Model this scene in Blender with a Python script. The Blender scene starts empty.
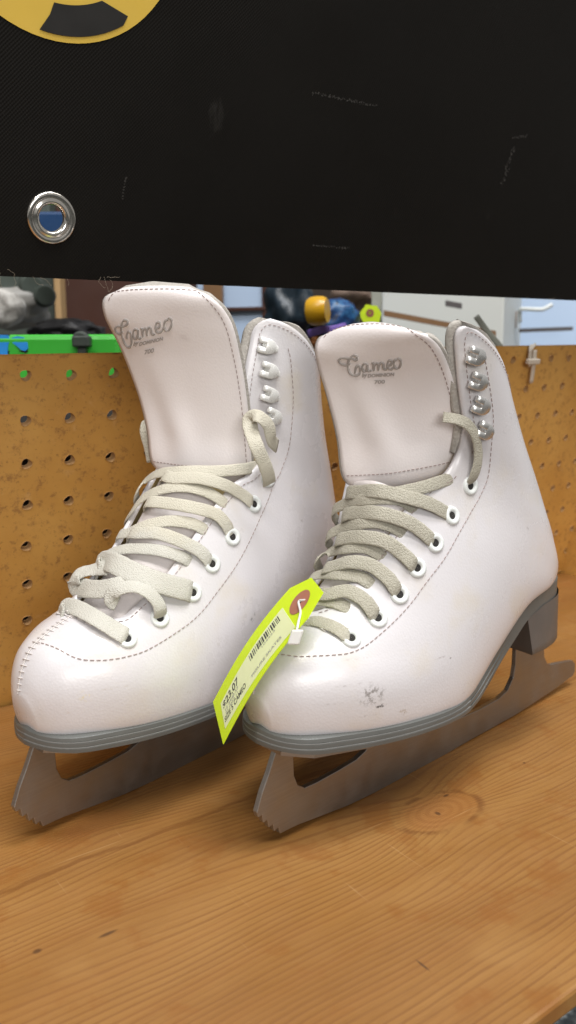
import bpy, bmesh, math, random
import numpy as np
from mathutils import Vector, Matrix
from mathutils.bvhtree import BVHTree

random.seed(7)
rng = np.random.default_rng(7)
SC = bpy.context.scene
COL = SC.collection
# ---- pure geometry (numpy only) --------------------------------------------------
F_PX, CX_PX, CY_PX = 796.0, 288.0, 506.7
CAM = np.array([-0.1883, -0.2633, 0.2010])
RW = np.array([[0.8072, -0.5902, -0.0039], [0.0963, 0.1253, 0.9874], [0.5823, 0.7975, -0.1580]])
for _i in range(3):
    for _j in range(_i):
        RW[_i] -= RW[_i].dot(RW[_j]) * RW[_j]
    RW[_i] /= np.linalg.norm(RW[_i])

def ray(x, y):
    return np.array([(x - CX_PX) / F_PX, -(y - CY_PX) / F_PX, 1.0]) @ RW

def at(x, y, depth):
    """world point seen at photo position (x, y), depth metres in front of the lens"""
    return CAM + ray(x, y) * depth

def hit(x, y, P, n):
    d = ray(x, y)
    return CAM + d * (np.dot(np.asarray(P) - CAM, n) / np.dot(d, n))

def proj(P):
    q = (np.atleast_2d(P) - CAM) @ RW.T
    return np.stack([CX_PX + F_PX * q[:, 0] / q[:, 2], CY_PX - F_PX * q[:, 1] / q[:, 2]], 1)

POSE = {'R': (np.array([0.0, 0.0, 0.0]), math.radians(7.05)),
        'L': (np.array([-0.0789, 0.0684, 0.0]), math.radians(14.27))}

def to_local(k, P):
    pos, a = POSE[k]
    v = np.atleast_2d(P) - pos
    return np.stack([v[:, 0] * math.cos(a) + v[:, 1] * math.sin(a),
                     -v[:, 0] * math.sin(a) + v[:, 1] * math.cos(a), v[:, 2]], 1)

def to_world(k, l):
    pos, a = POSE[k]
    l = np.atleast_2d(l)
    return pos + np.stack([l[:, 0] * math.cos(a) - l[:, 1] * math.sin(a),
                           l[:, 0] * math.sin(a) + l[:, 1] * math.cos(a), l[:, 2]], 1)

def loc(k, x, y, off=0.0):
    """point of skate k seen at (x, y), lying off metres beside the blade plane"""
    pos, a = POSE[k]
    n = np.array([-math.sin(a), math.cos(a), 0.0])
    return to_local(k, hit(x, y, pos + n * off, n))[0]

# boot stations: front x z, back x z, half width, widest at v, half width at the back end, exponents
ST = np.array([
    (-.0120, .0690, -.0075, .0530, .0080, .62, .0040, 2.2, 2.2),
    (-.0095, .0785, -.0050, .0528, .0135, .62, .0100, 2.2, 2.2),
    (-.0042, .0867, .0010, .0526, .0205, .66, .0175, 2.2, 2.2),
    (.0040, .0915, .0115, .0524, .0278, .68, .0250, 2.2, 2.2),
    (.0110, .0945, .0232, .0520, .0334, .70, .0308, 2.2, 2.2),
    (.0175, .0965, .0355, .0516, .0366, .70, .0344, 2.2, 2.2),
    (.0245, .1005, .0500, .0512, .0382, .70, .0362, 2.1, 2.2),
    (.0345, .1100, .0680, .0508, .0386, .72, .0365, 2.0, 2.2),
    (.0460, .1215, .0900, .0505, .0380, .70, .0335, 2.0, 2.2),
    (.0565, .1345, .1180, .0660, .0368, .68, .0300, 2.0, 2.2),
    (.0665, .1480, .1480, .0832, .0350, .65, .0290, 2.0, 2.2),
    (.0748, .1590, .1760, .0888, .0332, .62, .0270, 2.0, 2.2),
    (.0812, .1680, .1980, .0903, .0320, .58, .0130, 2.0, 2.1),
    (.0860, .1755, .2050, .1020, .0312, .55, .0, 2.0, 2.0),
    (.0893, .1830, .2020, .1200, .0308, .52, .0, 2.0, 1.9),
    (.0918, .1912, .1950, .1420, .0315, .50, .0, 2.0, 1.9),
    (.0940, .2000, .1870, .1620, .0325, .50, .0, 2.0, 1.9),
    (.0965, .2105, .1800, .1820, .0340, .50, .0, 2.0, 1.9),
    (.1000, .2230, .1740, .2000, .0355, .50, .0, 2.0, 1.9),
    (.1010, .2320, .1700, .2120, .0365, .50, .0, 2.0, 1.9),
    (.1020, .2415, .1665, .2235, .0375, .50, .0, 2.0, 1.9)])
SHEAR = {'R': (-.046, 0.0), 'L': (.004, 0.0)}
T0, T1 = 5.55, 20.0

def station(t):
    n = len(ST)
    t = min(max(t, 0.0), n - 1.0)
    i = min(int(t), n - 2)
    f = t - i
    p1, p2 = ST[i], ST[i + 1]
    p0 = ST[i - 1] if i > 0 else 2 * p1 - p2
    p3 = ST[i + 2] if i + 2 < n else 2 * p2 - p1
    return .5 * ((2 * p1) + (p2 - p0) * f + (2 * p0 - 5 * p1 + 4 * p2 - p3) * f * f
                 + (3 * p1 - p0 - 3 * p2 + p3) * f ** 3)

def skew(k, x, y, z):
    """the two feet are mirror images: the toe of one swings towards the board"""
    f = max(0.0, 1 - max(x, -.012) / .095)
    f = f * f * (3 - 2 * f) if f < 1 else 1.0
    g = min(1.0, max(0.0, (.135 - z) / .05))
    if k == 'R':
        return y * (1 - .08 * f * g) + .0045 * f * g
    return y * (1 - .03 * f * g) + .0015 * f * g

def drop(k, x, z):
    """the left sole lies a little lower over its blade"""
    if k == 'R':
        return 0.0
    return .0026 * min(1.0, max(0.0, (.088 - z) / .03)) * min(1.0, max(0.0, (.13 - x) / .05))

def lean(k, P):
    h = max(0.0, P[2] - .095) / .13
    h = h * h / (h + .25) * 1.25
    return np.array([P[0] + SHEAR[k][0] * h, skew(k, P[0], P[1], P[2]), P[2] - drop(k, P[0], P[2])])

def surf0(k, t, s, side=-1):
    xf, zf, xb, zb, w, vm, ye, n, n2 = station(t)
    ye = max(ye, 0.0)
    if s < 0:
        s, side = -s, -side
    if s <= .5:
        a = s * math.pi
        v = vm * (1 - max(0.0, math.cos(a)) ** (2 / n))
        y = w * max(0.0, math.sin(a)) ** (2 / n)
    else:
        a = (s - .5) * math.pi
        v = vm + (1 - vm) * max(0.0, math.sin(a)) ** (2 / n2)
        y = ye + (w - ye) * max(0.0, math.cos(a)) ** (2 / n2)
    if side > 0 and 8 < t:      # the far flap stands open
        g = min(1.0, (t - 8) / 4.5) * (1 if t < 13.5 else max(.25, 1 - (t - 13.5) / 3.5))
        y *= 1 + (.75 if k == 'R' else .35) * g * g * (3 - 2 * g) * math.exp(-((s - .16) / .22) ** 2)
    return lean(k, np.array([xf + (xb - xf) * v, side * y, zf + (zb - zf) * v]))

def surf_n(k, t, s, side=-1):
    e = .02
    t_ = min(max(t, .05), T1 - .05)
    a = surf0(k, t_ + .05, s, side) - surf0(k, t_ - .05, s, side)
    s_ = min(max(s, e - .5), 1 - e)
    b = surf0(k, t_, s_ + e, side) - surf0(k, t_, s_ - e, side)
    n = np.cross(a, b)
    l = np.linalg.norm(n)
    if l < 1e-12:
        return np.array([-1.0, 0, 0])
    n /= l
    ref = surf0(k, t_, s, side) - np.array([(station(t_)[0] + station(t_)[2]) / 2, 0, (station(t_)[1] + station(t_)[3]) / 2])
    return n if n.dot(ref) > 0 else -n

def surf(k, t, s, off=0.0, side=-1):
    p = surf0(k, t, s, side)
    return p + surf_n(k, t, s, side) * off if off else p


def throat(k, t):
    """distance of the lace opening's two edges (near, far) from the front line, in s"""
    if t <= T0:
        return 0.0, 0.0
    f = t - T0
    r = math.sqrt(1 - (1 - min(f, .8) / .8) ** 2)
    lo, hi, flo, fhi = ((.175, .258, .10, .17), (.03, .225, .19, .23))[k == 'R']
    g = min(1.0, max(0.0, (t - 6) / 6.0))
    near = lo + (hi - lo) * g
    far = flo + (fhi - flo) * g ** 1.5
    mid = (near - far) / 2
    half = (near + far) / 2 * r
    if t > 11.6:
        half += .055 * min(1.0, (t - 11.6) / 1.8)
    if k == 'R' and t > 13.4:
        q = min(1.0, (t - 13.4) / 1.6)
        half += .026 * q
        mid += .026 * q
    if k == 'L' and t > 13.2:
        q = min(1.0, (t - 13.2) / 1.6)
        half -= .045 * q
        mid -= .050 * q
    e = 18.1 if k == 'L' else 17.75
    if t > e:
        q = min(1.0, (t - e) / 1.25)
        half += .11 * (1 - math.sqrt(max(0.0, 1 - q * q)))
    return mid + half, half - mid

def top_t(s, k='R'):
    """station of the collar's top edge"""
    s = abs(s)
    x = min(1.0, max(0.0, (s - .33) / .5))
    return 18.75 + (.55 if k == 'L' else .25) - 1.45 * x * x * (3 - 2 * x)

# ---- camera, world, lamps, exposure ----------------------------------------------
cam_d = bpy.data.cameras.new('camera')
cam_o = bpy.data.objects.new('camera', cam_d)
COL.objects.link(cam_o)
cam_d.sensor_fit = 'VERTICAL'
cam_d.sensor_height = 24.0
cam_d.lens = F_PX / 1024 * 24.0
cam_d.shift_y = (CY_PX - 512) / 1024
cam_d.clip_start = 0.01
cam_d.clip_end = 50
M4 = Matrix.Identity(4)
for _r in range(3):
    M4[_r][0], M4[_r][1], M4[_r][2], M4[_r][3] = RW[0][_r], RW[1][_r], -RW[2][_r], CAM[_r]
cam_o.matrix_world = M4
cam_d.dof.use_dof = True
cam_d.dof.focus_distance = 0.36
cam_d.dof.aperture_fstop = 9.0
SC.camera = cam_o

W = bpy.data.worlds.new('World')
SC.world = W
W.use_nodes = True
W.node_tree.nodes['Background'].inputs[0].default_value = (1.0, 0.97, 0.93, 1)
W.node_tree.nodes['Background'].inputs[1].default_value = 0.33

def area_lamp(name, loc_, target, sx, sy, power, col=(1, 1, 1)):
    d = bpy.data.lights.new(name, 'AREA')
    d.shape = 'RECTANGLE'
    d.size, d.size_y, d.energy, d.color = sx, sy, power, col
    o = bpy.data.objects.new(name, d)
    COL.objects.link(o)
    o.location = loc_
    o.rotation_euler = (Vector(target) - Vector(loc_)).to_track_quat('-Z', 'Y').to_euler()
    return o

area_lamp('ceiling_lamp', (-0.55, -0.75, 1.75), (0.05, 0.05, 0.1), 1.3, 0.35, 24, (1.0, 0.965, 0.92))
area_lamp('window_light', (-1.15, -2.9, 0.85), (0.05, 0.05, 0.1), 1.7, 0.9, 40, (1.0, 0.98, 0.95))
area_lamp('ceiling_lamp', (0.75, -0.95, 1.85), (0.1, 0.05, 0.1), 1.3, 0.35, 8, (1.0, 0.965, 0.92))
area_lamp('ceiling_lamp', (0.2, -0.4, 2.3), (1.0, 1.3, 0.2), 1.0, 0.6, 46, (0.97, 0.98, 1.0))

SC.view_settings.view_transform = 'Standard'
SC.view_settings.look = 'None'
SC.view_settings.exposure = 0.0
SC.view_settings.gamma = 1.0
SC.cycles.use_denoising = True
SC.cycles.max_bounces = 10

# ---- small helpers -----------------------------------------------------------------
def mesh(name, verts, faces, mat=None, parent=None, smooth=False, mats=None, idx=None):
    me = bpy.data.meshes.new(name)
    me.from_pydata([tuple(map(float, v)) for v in verts], [], [tuple(f) for f in faces])
    for m in (mats or ([mat] if mat else [])):
        me.materials.append(m)
    if idx is not None:
        me.polygons.foreach_set('material_index', idx)
    if smooth:
        me.polygons.foreach_set('use_smooth', [True] * len(me.polygons))
    me.update()
    o = bpy.data.objects.new(name, me)
    COL.objects.link(o)
    if parent is not None:
        o.parent = parent
    return o

def empty(name, loc_=(0, 0, 0), rz=0.0):
    o = bpy.data.objects.new(name, None)
    o.empty_display_size = .02
    COL.objects.link(o)
    o.location = loc_
    o.rotation_euler = (0, 0, rz)
    return o

def tag(o, label=None, cat=None, group=None, kind=None):
    for k_, v_ in (('label', label), ('category', cat), ('group', group), ('kind', kind)):
        if v_:
            o[k_] = v_
    return o

class MB:
    """collects vertices and faces of one mesh"""
    def __init__(self):
        self.v, self.f = [], []
    def add(self, vs, fs):
        b = len(self.v)
        self.v += [np.asarray(p, float) for p in vs]
        self.f += [tuple(b + i for i in f) for f in fs]
        return self
    def box(self, lo, hi, Mx=None):
        x0, y0, z0 = lo
        x1, y1, z1 = hi
        p = [(x0, y0, z0), (x1, y0, z0), (x1, y1, z0), (x0, y1, z0), (x0, y0, z1), (x1, y0, z1), (x1, y1, z1), (x0, y1, z1)]
        if Mx is not None:
            p = [Mx(q) for q in p]
        return self.add(p, [(0, 3, 2, 1), (4, 5, 6, 7), (0, 1, 5, 4), (1, 2, 6, 5), (2, 3, 7, 6), (3, 0, 4, 7)])
    def tube(self, pts, r, n=8, closed=False):
        pts = [np.asarray(p, float) for p in pts]
        m = len(pts)
        rs = r if hasattr(r, '__len__') else [r] * m
        vs, fs = [], []
        up = np.array([.31, .17, .93])
        for i, p in enumerate(pts):
            a = pts[(i - 1) % m] if (i > 0 or closed) else p
            b = pts[(i + 1) % m] if (i < m - 1 or closed) else p
            d = b - a
            d = d / (np.linalg.norm(d) + 1e-12)
            s = np.cross(d, up)
            s /= np.linalg.norm(s) + 1e-12
            u = np.cross(s, d)
            for j in range(n):
                an = 2 * math.pi * j / n
                vs.append(p + rs[i] * (math.cos(an) * s + math.sin(an) * u))
        for i in range(m if closed else m - 1):
            i2 = (i + 1) % m
            for j in range(n):
                j2 = (j + 1) % n
                fs.append((i * n + j, i * n + j2, i2 * n + j2, i2 * n + j))
        if not closed:
            fs.append(tuple(range(n))[::-1])
            fs.append(tuple((m - 1) * n + j for j in range(n)))
        return self.add(vs, fs)
    def lathe(self, prof, o, ax, n=24, caps=True):
        """prof: (radius, height) along the axis ax from o"""
        ax = np.asarray(ax, float) / np.linalg.norm(ax)
        a = np.cross(ax, [0.3, 0.2, 0.93])
        a /= np.linalg.norm(a)
        b = np.cross(ax, a)
        vs, fs = [], []
        for r, h in prof:
            for j in range(n):
                t = 2 * math.pi * j / n
                vs.append(np.asarray(o) + ax * h + r * (math.cos(t) * a + math.sin(t) * b))
        for i in range(len(prof) - 1):
            for j in range(n):
                j2 = (j + 1) % n
                fs.append((i * n + j, i * n + j2, (i + 1) * n + j2, (i + 1) * n + j))
        if caps:
            fs.append(tuple(range(n))[::-1])
            fs.append(tuple((len(prof) - 1) * n + j for j in range(n)))
        return self.add(vs, fs)
    def prism(self, poly, Mx, t0, t1):
        """poly in 2-D, extruded between t0 and t1; Mx maps (a, b, t) to a point"""
        n = len(poly)
        vs = [Mx(a, b, t0) for a, b in poly] + [Mx(a, b, t1) for a, b in poly]
        fs = [tuple(range(n))[::-1], tuple(range(n, 2 * n))] + [(i, (i + 1) % n, n + (i + 1) % n, n + i) for i in range(n)]
        return self.add(vs, fs)
    def build(self, name, mat=None, parent=None, smooth=False):
        o = mesh(name, self.v, self.f, mat, parent, smooth)
        bm = bmesh.new()
        bm.from_mesh(o.data)
        bmesh.ops.recalc_face_normals(bm, faces=bm.faces)
        bm.to_mesh(o.data)
        bm.free()
        return o

def bevel(o, w, seg=2, ang=30):
    m = o.modifiers.new('bevel', 'BEVEL')
    m.width, m.segments, m.limit_method, m.angle_limit = w, seg, 'ANGLE', math.radians(ang)
    return o

def autosmooth(o, ang=35):
    o.data.polygons.foreach_set('use_smooth', [True] * len(o.data.polygons))
    o.data.set_sharp_from_angle(angle=math.radians(ang))
    return o

def catmull(P, m=8):
    P = np.asarray(P, float)
    out = []
    for i in range(len(P) - 1):
        p1, p2 = P[i], P[i + 1]
        p0 = P[i - 1] if i else 2 * p1 - p2
        p3 = P[i + 2] if i + 2 < len(P) else 2 * p2 - p1
        for j in range(m):
            f = j / m
            out.append(.5 * (2 * p1 + (p2 - p0) * f + (2 * p0 - 5 * p1 + 4 * p2 - p3) * f * f + (3 * p1 - p0 - 3 * p2 + p3) * f ** 3))
    out.append(P[-1])
    return np.array(out)

def ribbon(mb, P, N, w, th, m=6):
    """flat lace: rounded band of width w along P whose broad side faces N"""
    P, N = catmull(P, m), catmull(N, m)
    sec = []
    for j in range(12):
        a = 2 * math.pi * j / 12
        c, s = math.cos(a), math.sin(a)
        sec.append((math.copysign(abs(c) ** .55, c) * w / 2, math.copysign(abs(s) ** .8, s) * th / 2))
    vs, fs = [], []
    n = len(P)
    for i in range(n):
        d = P[min(i + 1, n - 1)] - P[max(i - 1, 0)]
        d /= np.linalg.norm(d) + 1e-12
        nn = N[i] - d * N[i].dot(d)
        nn /= np.linalg.norm(nn) + 1e-12
        b = np.cross(d, nn)
        wob = 1 + .02 * math.sin(i * 1.7 + P[0][0] * 900)
        for x, y in sec:
            vs.append(P[i] + b * x * wob + nn * y)
    for i in range(n - 1):
        for j in range(12):
            j2 = (j + 1) % 12
            fs.append((i * 12 + j, i * 12 + j2, (i + 1) * 12 + j2, (i + 1) * 12 + j))
    fs.append(tuple(range(12))[::-1])
    fs.append(tuple((n - 1) * 12 + j for j in range(12)))
    mb.add(vs, fs)

# ---- materials -----------------------------------------------------------------------
class NT:
    def __init__(self, name):
        self.m = bpy.data.materials.new(name)
        self.m.use_nodes = True
        self.t = self.m.node_tree
        self.p = self.t.nodes['Principled BSDF']
        self.co = self.t.nodes.new('ShaderNodeTexCoord').outputs['Object']
    def n(self, typ, ins=None, **kw):
        nd = self.t.nodes.new(typ)
        for k_, v_ in kw.items():
            setattr(nd, k_, v_)
        for k_, v_ in (ins or {}).items():
            if isinstance(v_, bpy.types.NodeSocket):
                self.t.links.new(v_, nd.inputs[k_])
            else:
                nd.inputs[k_].default_value = v_
        return nd
    def map(self, scale=(1, 1, 1), rot=(0, 0, 0), loc_=(0, 0, 0), src=None):
        return self.n('ShaderNodeMapping', {'Vector': src or self.co, 'Scale': scale, 'Rotation': rot, 'Location': loc_}).outputs[0]
    def noise(self, scale, detail=4, rough=.55, src=None, dist=0.0):
        return self.n('ShaderNodeTexNoise', {'Vector': src or self.co, 'Scale': scale, 'Detail': detail, 'Roughness': rough, 'Distortion': dist}).outputs[0]
    def ramp(self, fac, stops):
        nd = self.n('ShaderNodeValToRGB', {0: fac})
        el = nd.color_ramp.elements
        while len(el) > 1:
            el.remove(el[-1])
        el[0].position, el[0].color = stops[0][0], tuple(stops[0][1]) + (1,)
        for p_, c_ in stops[1:]:
            e = el.new(p_)
            e.color = tuple(c_) + (1,)
        return nd.outputs[0]
    def rng(self, v, a, b, c=0.0, d=1.0):
        return self.n('ShaderNodeMapRange', {0: v, 1: a, 2: b, 3: c, 4: d}, interpolation_type='SMOOTHSTEP').outputs[0]
    def math(self, op, a, b=0.0):
        return self.n('ShaderNodeMath', {0: a, 1: b}, operation=op).outputs[0]
    def mix(self, fac, a, b):
        nd = self.t.nodes.new('ShaderNodeMix')
        nd.data_type = 'RGBA'
        for i_, v_ in ((0, fac), (6, a), (7, b)):
            if isinstance(v_, bpy.types.NodeSocket):
                self.t.links.new(v_, nd.inputs[i_])
            else:
                nd.inputs[i_].default_value = v_ if i_ == 0 else tuple(v_) + (1,)
        return nd.outputs[2]
    def blob(self, c, r, src=None):
        """1 inside an ellipsoid round c with radii r, 0 outside"""
        v = self.n('ShaderNodeVectorMath', {0: src or self.co, 1: c}, operation='SUBTRACT').outputs[0]
        v = self.n('ShaderNodeVectorMath', {0: v, 1: tuple(1 / a for a in r)}, operation='MULTIPLY').outputs[0]
        l = self.n('ShaderNodeVectorMath', {0: v}, operation='LENGTH').outputs['Value']
        return self.rng(l, 1.0, .35)
    def set(self, col=None, rough=None, metal=None, bump=None, strength=.3, dist=.001, **kw):
        for k_, v_ in (('Base Color', col), ('Roughness', rough), ('Metallic', metal)):
            if v_ is None:
                continue
            if isinstance(v_, bpy.types.NodeSocket):
                self.t.links.new(v_, self.p.inputs[k_])
            else:
                self.p.inputs[k_].default_value = tuple(v_) + (1,) if k_ == 'Base Color' else v_
        for k_, v_ in kw.items():
            self.p.inputs[k_.replace('_', ' ')].default_value = v_
        if bump is not None:
            b = self.n('ShaderNodeBump', {'Height': bump, 'Strength': strength, 'Distance': dist})
            self.t.links.new(b.outputs[0], self.p.inputs['Normal'])
        return self.m

def plain(name, col, rough=.5, metal=0.0, var=.12, scale=60, **kw):
    k = NT(name)
    f = k.noise(scale, 4)
    c = k.mix(f, [a * (1 - var) for a in col], [min(1, a * (1 + var)) for a in col])
    r = k.rng(k.noise(scale * 2.3, 3), .2, .8, max(.02, rough - .07), min(1, rough + .07))
    return k.set(c, r, metal, **kw)

def leather_mat(name, marks):
    k = NT(name)
    big = k.noise(14, 3)
    c = k.mix(k.rng(big, .35, .7), (.640, .622, .642), (.616, .594, .610))
    c = k.mix(k.math('MULTIPLY', k.rng(k.noise(38, 4), .48, .80), .45), c, (.60, .53, .40))
    spots = k.math('MULTIPLY', k.rng(k.noise(230, 2), .72, .80), k.rng(k.noise(25, 2), .5, .62))
    c = k.mix(k.math('MULTIPLY', spots, .45), c, (.30, .27, .26))
    fl = k.noise(1, 5, .6, src=k.map((160, 30, 420), (0, .5, .25)))
    scr = k.math('MULTIPLY', k.rng(fl, .70, .76), k.rng(k.noise(18, 2), .52, .62))
    c = k.mix(k.math('MULTIPLY', scr, .60), c, (.34, .31, .31))
    for p_, r_, str_, col in marks:
        g = k.noise(420, 4, .75)
        f = k.math('MULTIPLY', k.blob(p_, r_), k.rng(g, .47, .62))
        c = k.mix(k.math('MULTIPLY', f, str_), c, col)
    vor = k.n('ShaderNodeTexVoronoi', {'Vector': k.co, 'Scale': 900.0, 'Randomness': 1.0}).outputs['Distance']
    fine = k.math('ADD', k.math('MULTIPLY', vor, .8), k.math('MULTIPLY', k.noise(60, 3), 1.6))
    r = k.rng(k.noise(45, 4), .3, .75, .24, .38)
    return k.set(c, r, 0, bump=fine, strength=.07, dist=.0008, Specular_IOR_Level=.5, Coat_Weight=.35, Coat_Roughness=.22)

def mk(k_, x, y, off=-.033):
    return tuple(float(v) for v in loc(k_, x, y, off))
M = {}
M['leather_R'] = leather_mat('white_leather_right', [
    (mk('R', 378, 698), (.0085, .02, .0060), .95, (.24, .22, .21)), (mk('R', 385, 707.5), (.0036, .02, .0013), 1.0, (.04, .04, .04)),
    (mk('R', 403, 712), (.0030, .02, .0022), 1.0, (.40, .34, .28)), (mk('R', 341, 682), (.0018, .02, .0032), .75, (.25, .24, .24)),
    (mk('R', 352, 713), (.0060, .02, .0010), .6, (.34, .31, .31)), (mk('R', 330, 718), (.0060, .02, .0010), .5, (.4, .36, .36)), (mk('R', 366, 690), (.012, .02, .0009), .6, (.34, .31, .31)), (mk('R', 424, 706), (.0035, .02, .0007), .8, (.25, .23, .23)), (mk('R', 444, 656), (.0012, .02, .0006), .9, (.2, .18, .18)), (mk('R', 300, 700), (.0080, .02, .0007), .7, (.34, .31, .31)), (mk('R', 318, 706), (.0060, .02, .0006), .7, (.34, .31, .31)), (mk('R', 375, 720), (.0070, .02, .0007), .6, (.34, .31, .31)), (mk('R', 410, 703), (.0070, .02, .0008), .6, (.34, .31, .31)), (mk('R', 436, 656), (.0060, .02, .0006), .7, (.4, .36, .36)), (mk('R', 372, 665), (.0110, .02, .0007), .5, (.4, .37, .37)), (mk('R', 458, 690), (.0040, .02, .0006), .8, (.3, .28, .28)), (mk('R', 286, 655), (.0050, .02, .0006), .6, (.34, .31, .31)), (mk('R', 513, 418), (.0009, .03, .0009), .9, (.2, .2, .2))])
M['leather_L'] = leather_mat('white_leather_left', [
    (mk('L', 248.5, 614), (.0014, .03, .0026), 1.0, (.05, .045, .045)), (mk('L', 246, 618), (.0030, .03, .0022), .7, (.2, .2, .2)), (mk('L', 40, 690), (.007, .02, .003), .8, (.66, .56, .36)),
    (mk('L', 87, 723), (.004, .02, .0016), 1.0, (.45, .33, .18)), (mk('L', 100, 702), (.005, .02, .004), .8, (.66, .58, .36)), (mk('L', 193, 678), (.0010, .02, .0010), .9, (.2, .18, .15)), (mk('L', 120, 690), (.0080, .02, .0008), .5, (.5, .45, .38)), (mk('L', 215, 640), (.0080, .03, .0040), .4, (.45, .42, .40)), (mk('L', 60, 715), (.0060, .02, .0010), .5, (.5, .45, .38)), (mk('L', 183, 690), (.004, .02, .0012), .5, (.4, .36, .3))])
k = NT('pale_tongue_leather')
c_ = k.mix(k.rng(k.noise(16, 3), .3, .7), (.800, .752, .750), (.775, .722, .716))
c_ = k.mix(k.math('MULTIPLY', k.rng(k.noise(60, 5), .66, .76), .22), c_, (.45, .40, .38))
vor = k.n('ShaderNodeTexVoronoi', {'Vector': k.co, 'Scale': 1000.0}).outputs['Distance']
M['tongue'] = k.set(c_, k.rng(k.noise(45, 4), .3, .75, .40, .55), 0, bump=k.math('ADD', vor, k.math('MULTIPLY', k.noise(35, 3), 2.5)), strength=.07, dist=.0008)
k = NT('grey_felt_lining')
M['felt'] = k.set(k.mix(k.noise(700, 3), (.30, .28, .25), (.52, .49, .45)), .95, 0, bump=k.noise(900, 4), strength=.6, dist=.0008)
k = NT('cream_lining')
M['cream'] = k.set(k.mix(k.noise(200, 3), (.60, .46, .20), (.72, .60, .34)), .7, 0, bump=k.noise(500, 3), strength=.3, dist=.0005)
k = NT('grey_rubber_sole')
c_ = k.mix(k.noise(40, 4), (.088, .092, .088), (.130, .135, .129))
c_ = k.mix(k.math('MULTIPLY', k.rng(k.noise(120, 4), .60, .72), .4), c_, (.10, .095, .09))
M['sole'] = k.set(c_, k.rng(k.noise(60, 4), .3, .7, .30, .46), 0, bump=k.noise(260, 3), strength=.10, dist=.0006)
k = NT('grey_heel_block')
c_ = k.mix(k.noise(40, 4), (.085, .080, .078), (.13, .125, .12))
M['heel'] = k.set(c_, k.rng(k.noise(60, 4), .3, .7, .36, .5), 0, bump=k.noise(300, 3), strength=.12, dist=.0006)
k = NT('light_sole_groove')
M['groove'] = plain('pale_welt_line', (.30, .31, .305), .5)
k = NT('brushed_blade_steel')
st = k.noise(1, 5, .65, src=k.map((60, 300, 1500)))
c_ = k.mix(st, (.27, .255, .24), (.37, .355, .335))
c_ = k.mix(k.math('MULTIPLY', k.rng(k.noise(30, 3), .4, .85), .35), c_, (.24, .19, .15))
M['steel'] = k.set(c_, k.rng(k.noise(70, 4), .3, .7, .33, .46), .92, bump=st, strength=.015, dist=.0004)
M['chrome'] = plain('bright_hook_metal', (.86, .86, .85), .26, 1.0, .05, 200)
M['hook_L'] = plain('white_coated_hook', (.74, .74, .72), .28, .25, .05, 200)
M['hook_R'] = plain('satin_hook_metal', (.76, .76, .75), .30, .8, .05, 200)
M['grommet'] = plain('polished_nickel', (.72, .69, .64), .16, 1.0, .06, 150)
M['white_paint'] = plain('white_enamel', (.70, .73, .72), .30, 0, .05, 200)
M['hole_shade'] = plain('painted_hole_shade', (.02, .018, .016), .9)  # shade inside holes, put into a flat dark colour
M['thread'] = plain('brown_grey_thread', (.34, .265, .25), .8)
M['thread_white'] = plain('white_thread', (.60, .56, .54), .8)
k = NT('lace_cotton')
wv = k.n('ShaderNodeTexVoronoi', {'Vector': k.map((1, 1, 1)), 'Scale': 1500.0}).outputs['Distance']
c_ = k.mix(k.noise(70, 4), (.37, .35, .285), (.52, .495, .42))
c_ = k.mix(k.math('MULTIPLY', k.rng(wv, .25, .7), .4), c_, (.27, .25, .19))
M['lace'] = k.set(c_, .92, 0, bump=wv, strength=.6, dist=.0006)
k = NT('white_lace_cotton')
wv = k.n('ShaderNodeTexVoronoi', {'Vector': k.map((1, 1, 1)), 'Scale': 1700.0}).outputs['Distance']
z_ = k.n('ShaderNodeSeparateXYZ', {0: k.co}).outputs[2]
zz = k.math('ADD', z_, k.math('MULTIPLY', k.math('SUBTRACT', k.noise(60, 3), .5), .03))
c_ = k.mix(k.noise(70, 4), (.50, .47, .38), (.62, .59, .50))
w_ = k.mix(k.noise(70, 4), (.50, .485, .43), (.60, .59, .54))
c_ = k.mix(k.rng(zz, .134, .122), c_, w_)
c_ = k.mix(k.math('MULTIPLY', k.blob(mk('L', 229, 519, -.024), (.0065, .02, .0042)), k.rng(k.noise(260, 4), .36, .56)), c_, (.22, .095, .02))
c_ = k.mix(k.math('MULTIPLY', k.rng(wv, .25, .7), .25), c_, (.40, .38, .31))
M['lace_white'] = k.set(c_, .92, 0, bump=wv, strength=.6, dist=.0006)
M['emboss'] = plain('grey_stamped_lettering', (.37, .34, .325), .55)
M['emboss_highlight'] = plain('stamp_highlight', (.82, .78, .76), .5)

# wood of the shelf: growth rings that bend round knots
k = NT('varnished_pine_shelf')
sx = k.n('ShaderNodeSeparateXYZ', {0: k.co})
X_, Y_ = sx.outputs[0], sx.outputs[1]
warp = k.noise(1, 3, .5, src=k.map((2.2, 7, 1)))
h_ = k.math('ADD', Y_, k.math('MULTIPLY', warp, .060))
def knot(h, x0, y0, ax_, ay, amp):
    u = k.math('DIVIDE', k.math('SUBTRACT', X_, x0), ax_)
    v = k.math('DIVIDE', k.math('SUBTRACT', Y_, y0), ay)
    r2 = k.math('ADD', k.math('MULTIPLY', u, u), k.math('MULTIPLY', v, v))
    g = k.math('DIVIDE', amp, k.math('ADD', 1.0, r2))
    return k.math('ADD', h, k.math('MULTIPLY', g, v)), r2
h_, r2a = knot(h_, .0735, -.0245, .023, .0135, .028)
h_, r2b = knot(h_, -.060, .062, .018, .009, .014)
h_ = k.math('ADD', h_, k.math('MULTIPLY', k.noise(1, 4, .6, src=k.map((9, 60, 1))), .0035))
ring = k.math('MULTIPLY', k.math('SINE', k.math('MULTIPLY', h_, 2000.0)), k.rng(k.noise(1, 2, .5, src=k.map((4, 130, 1))), .3, .65, .45, 1.0))
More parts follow.
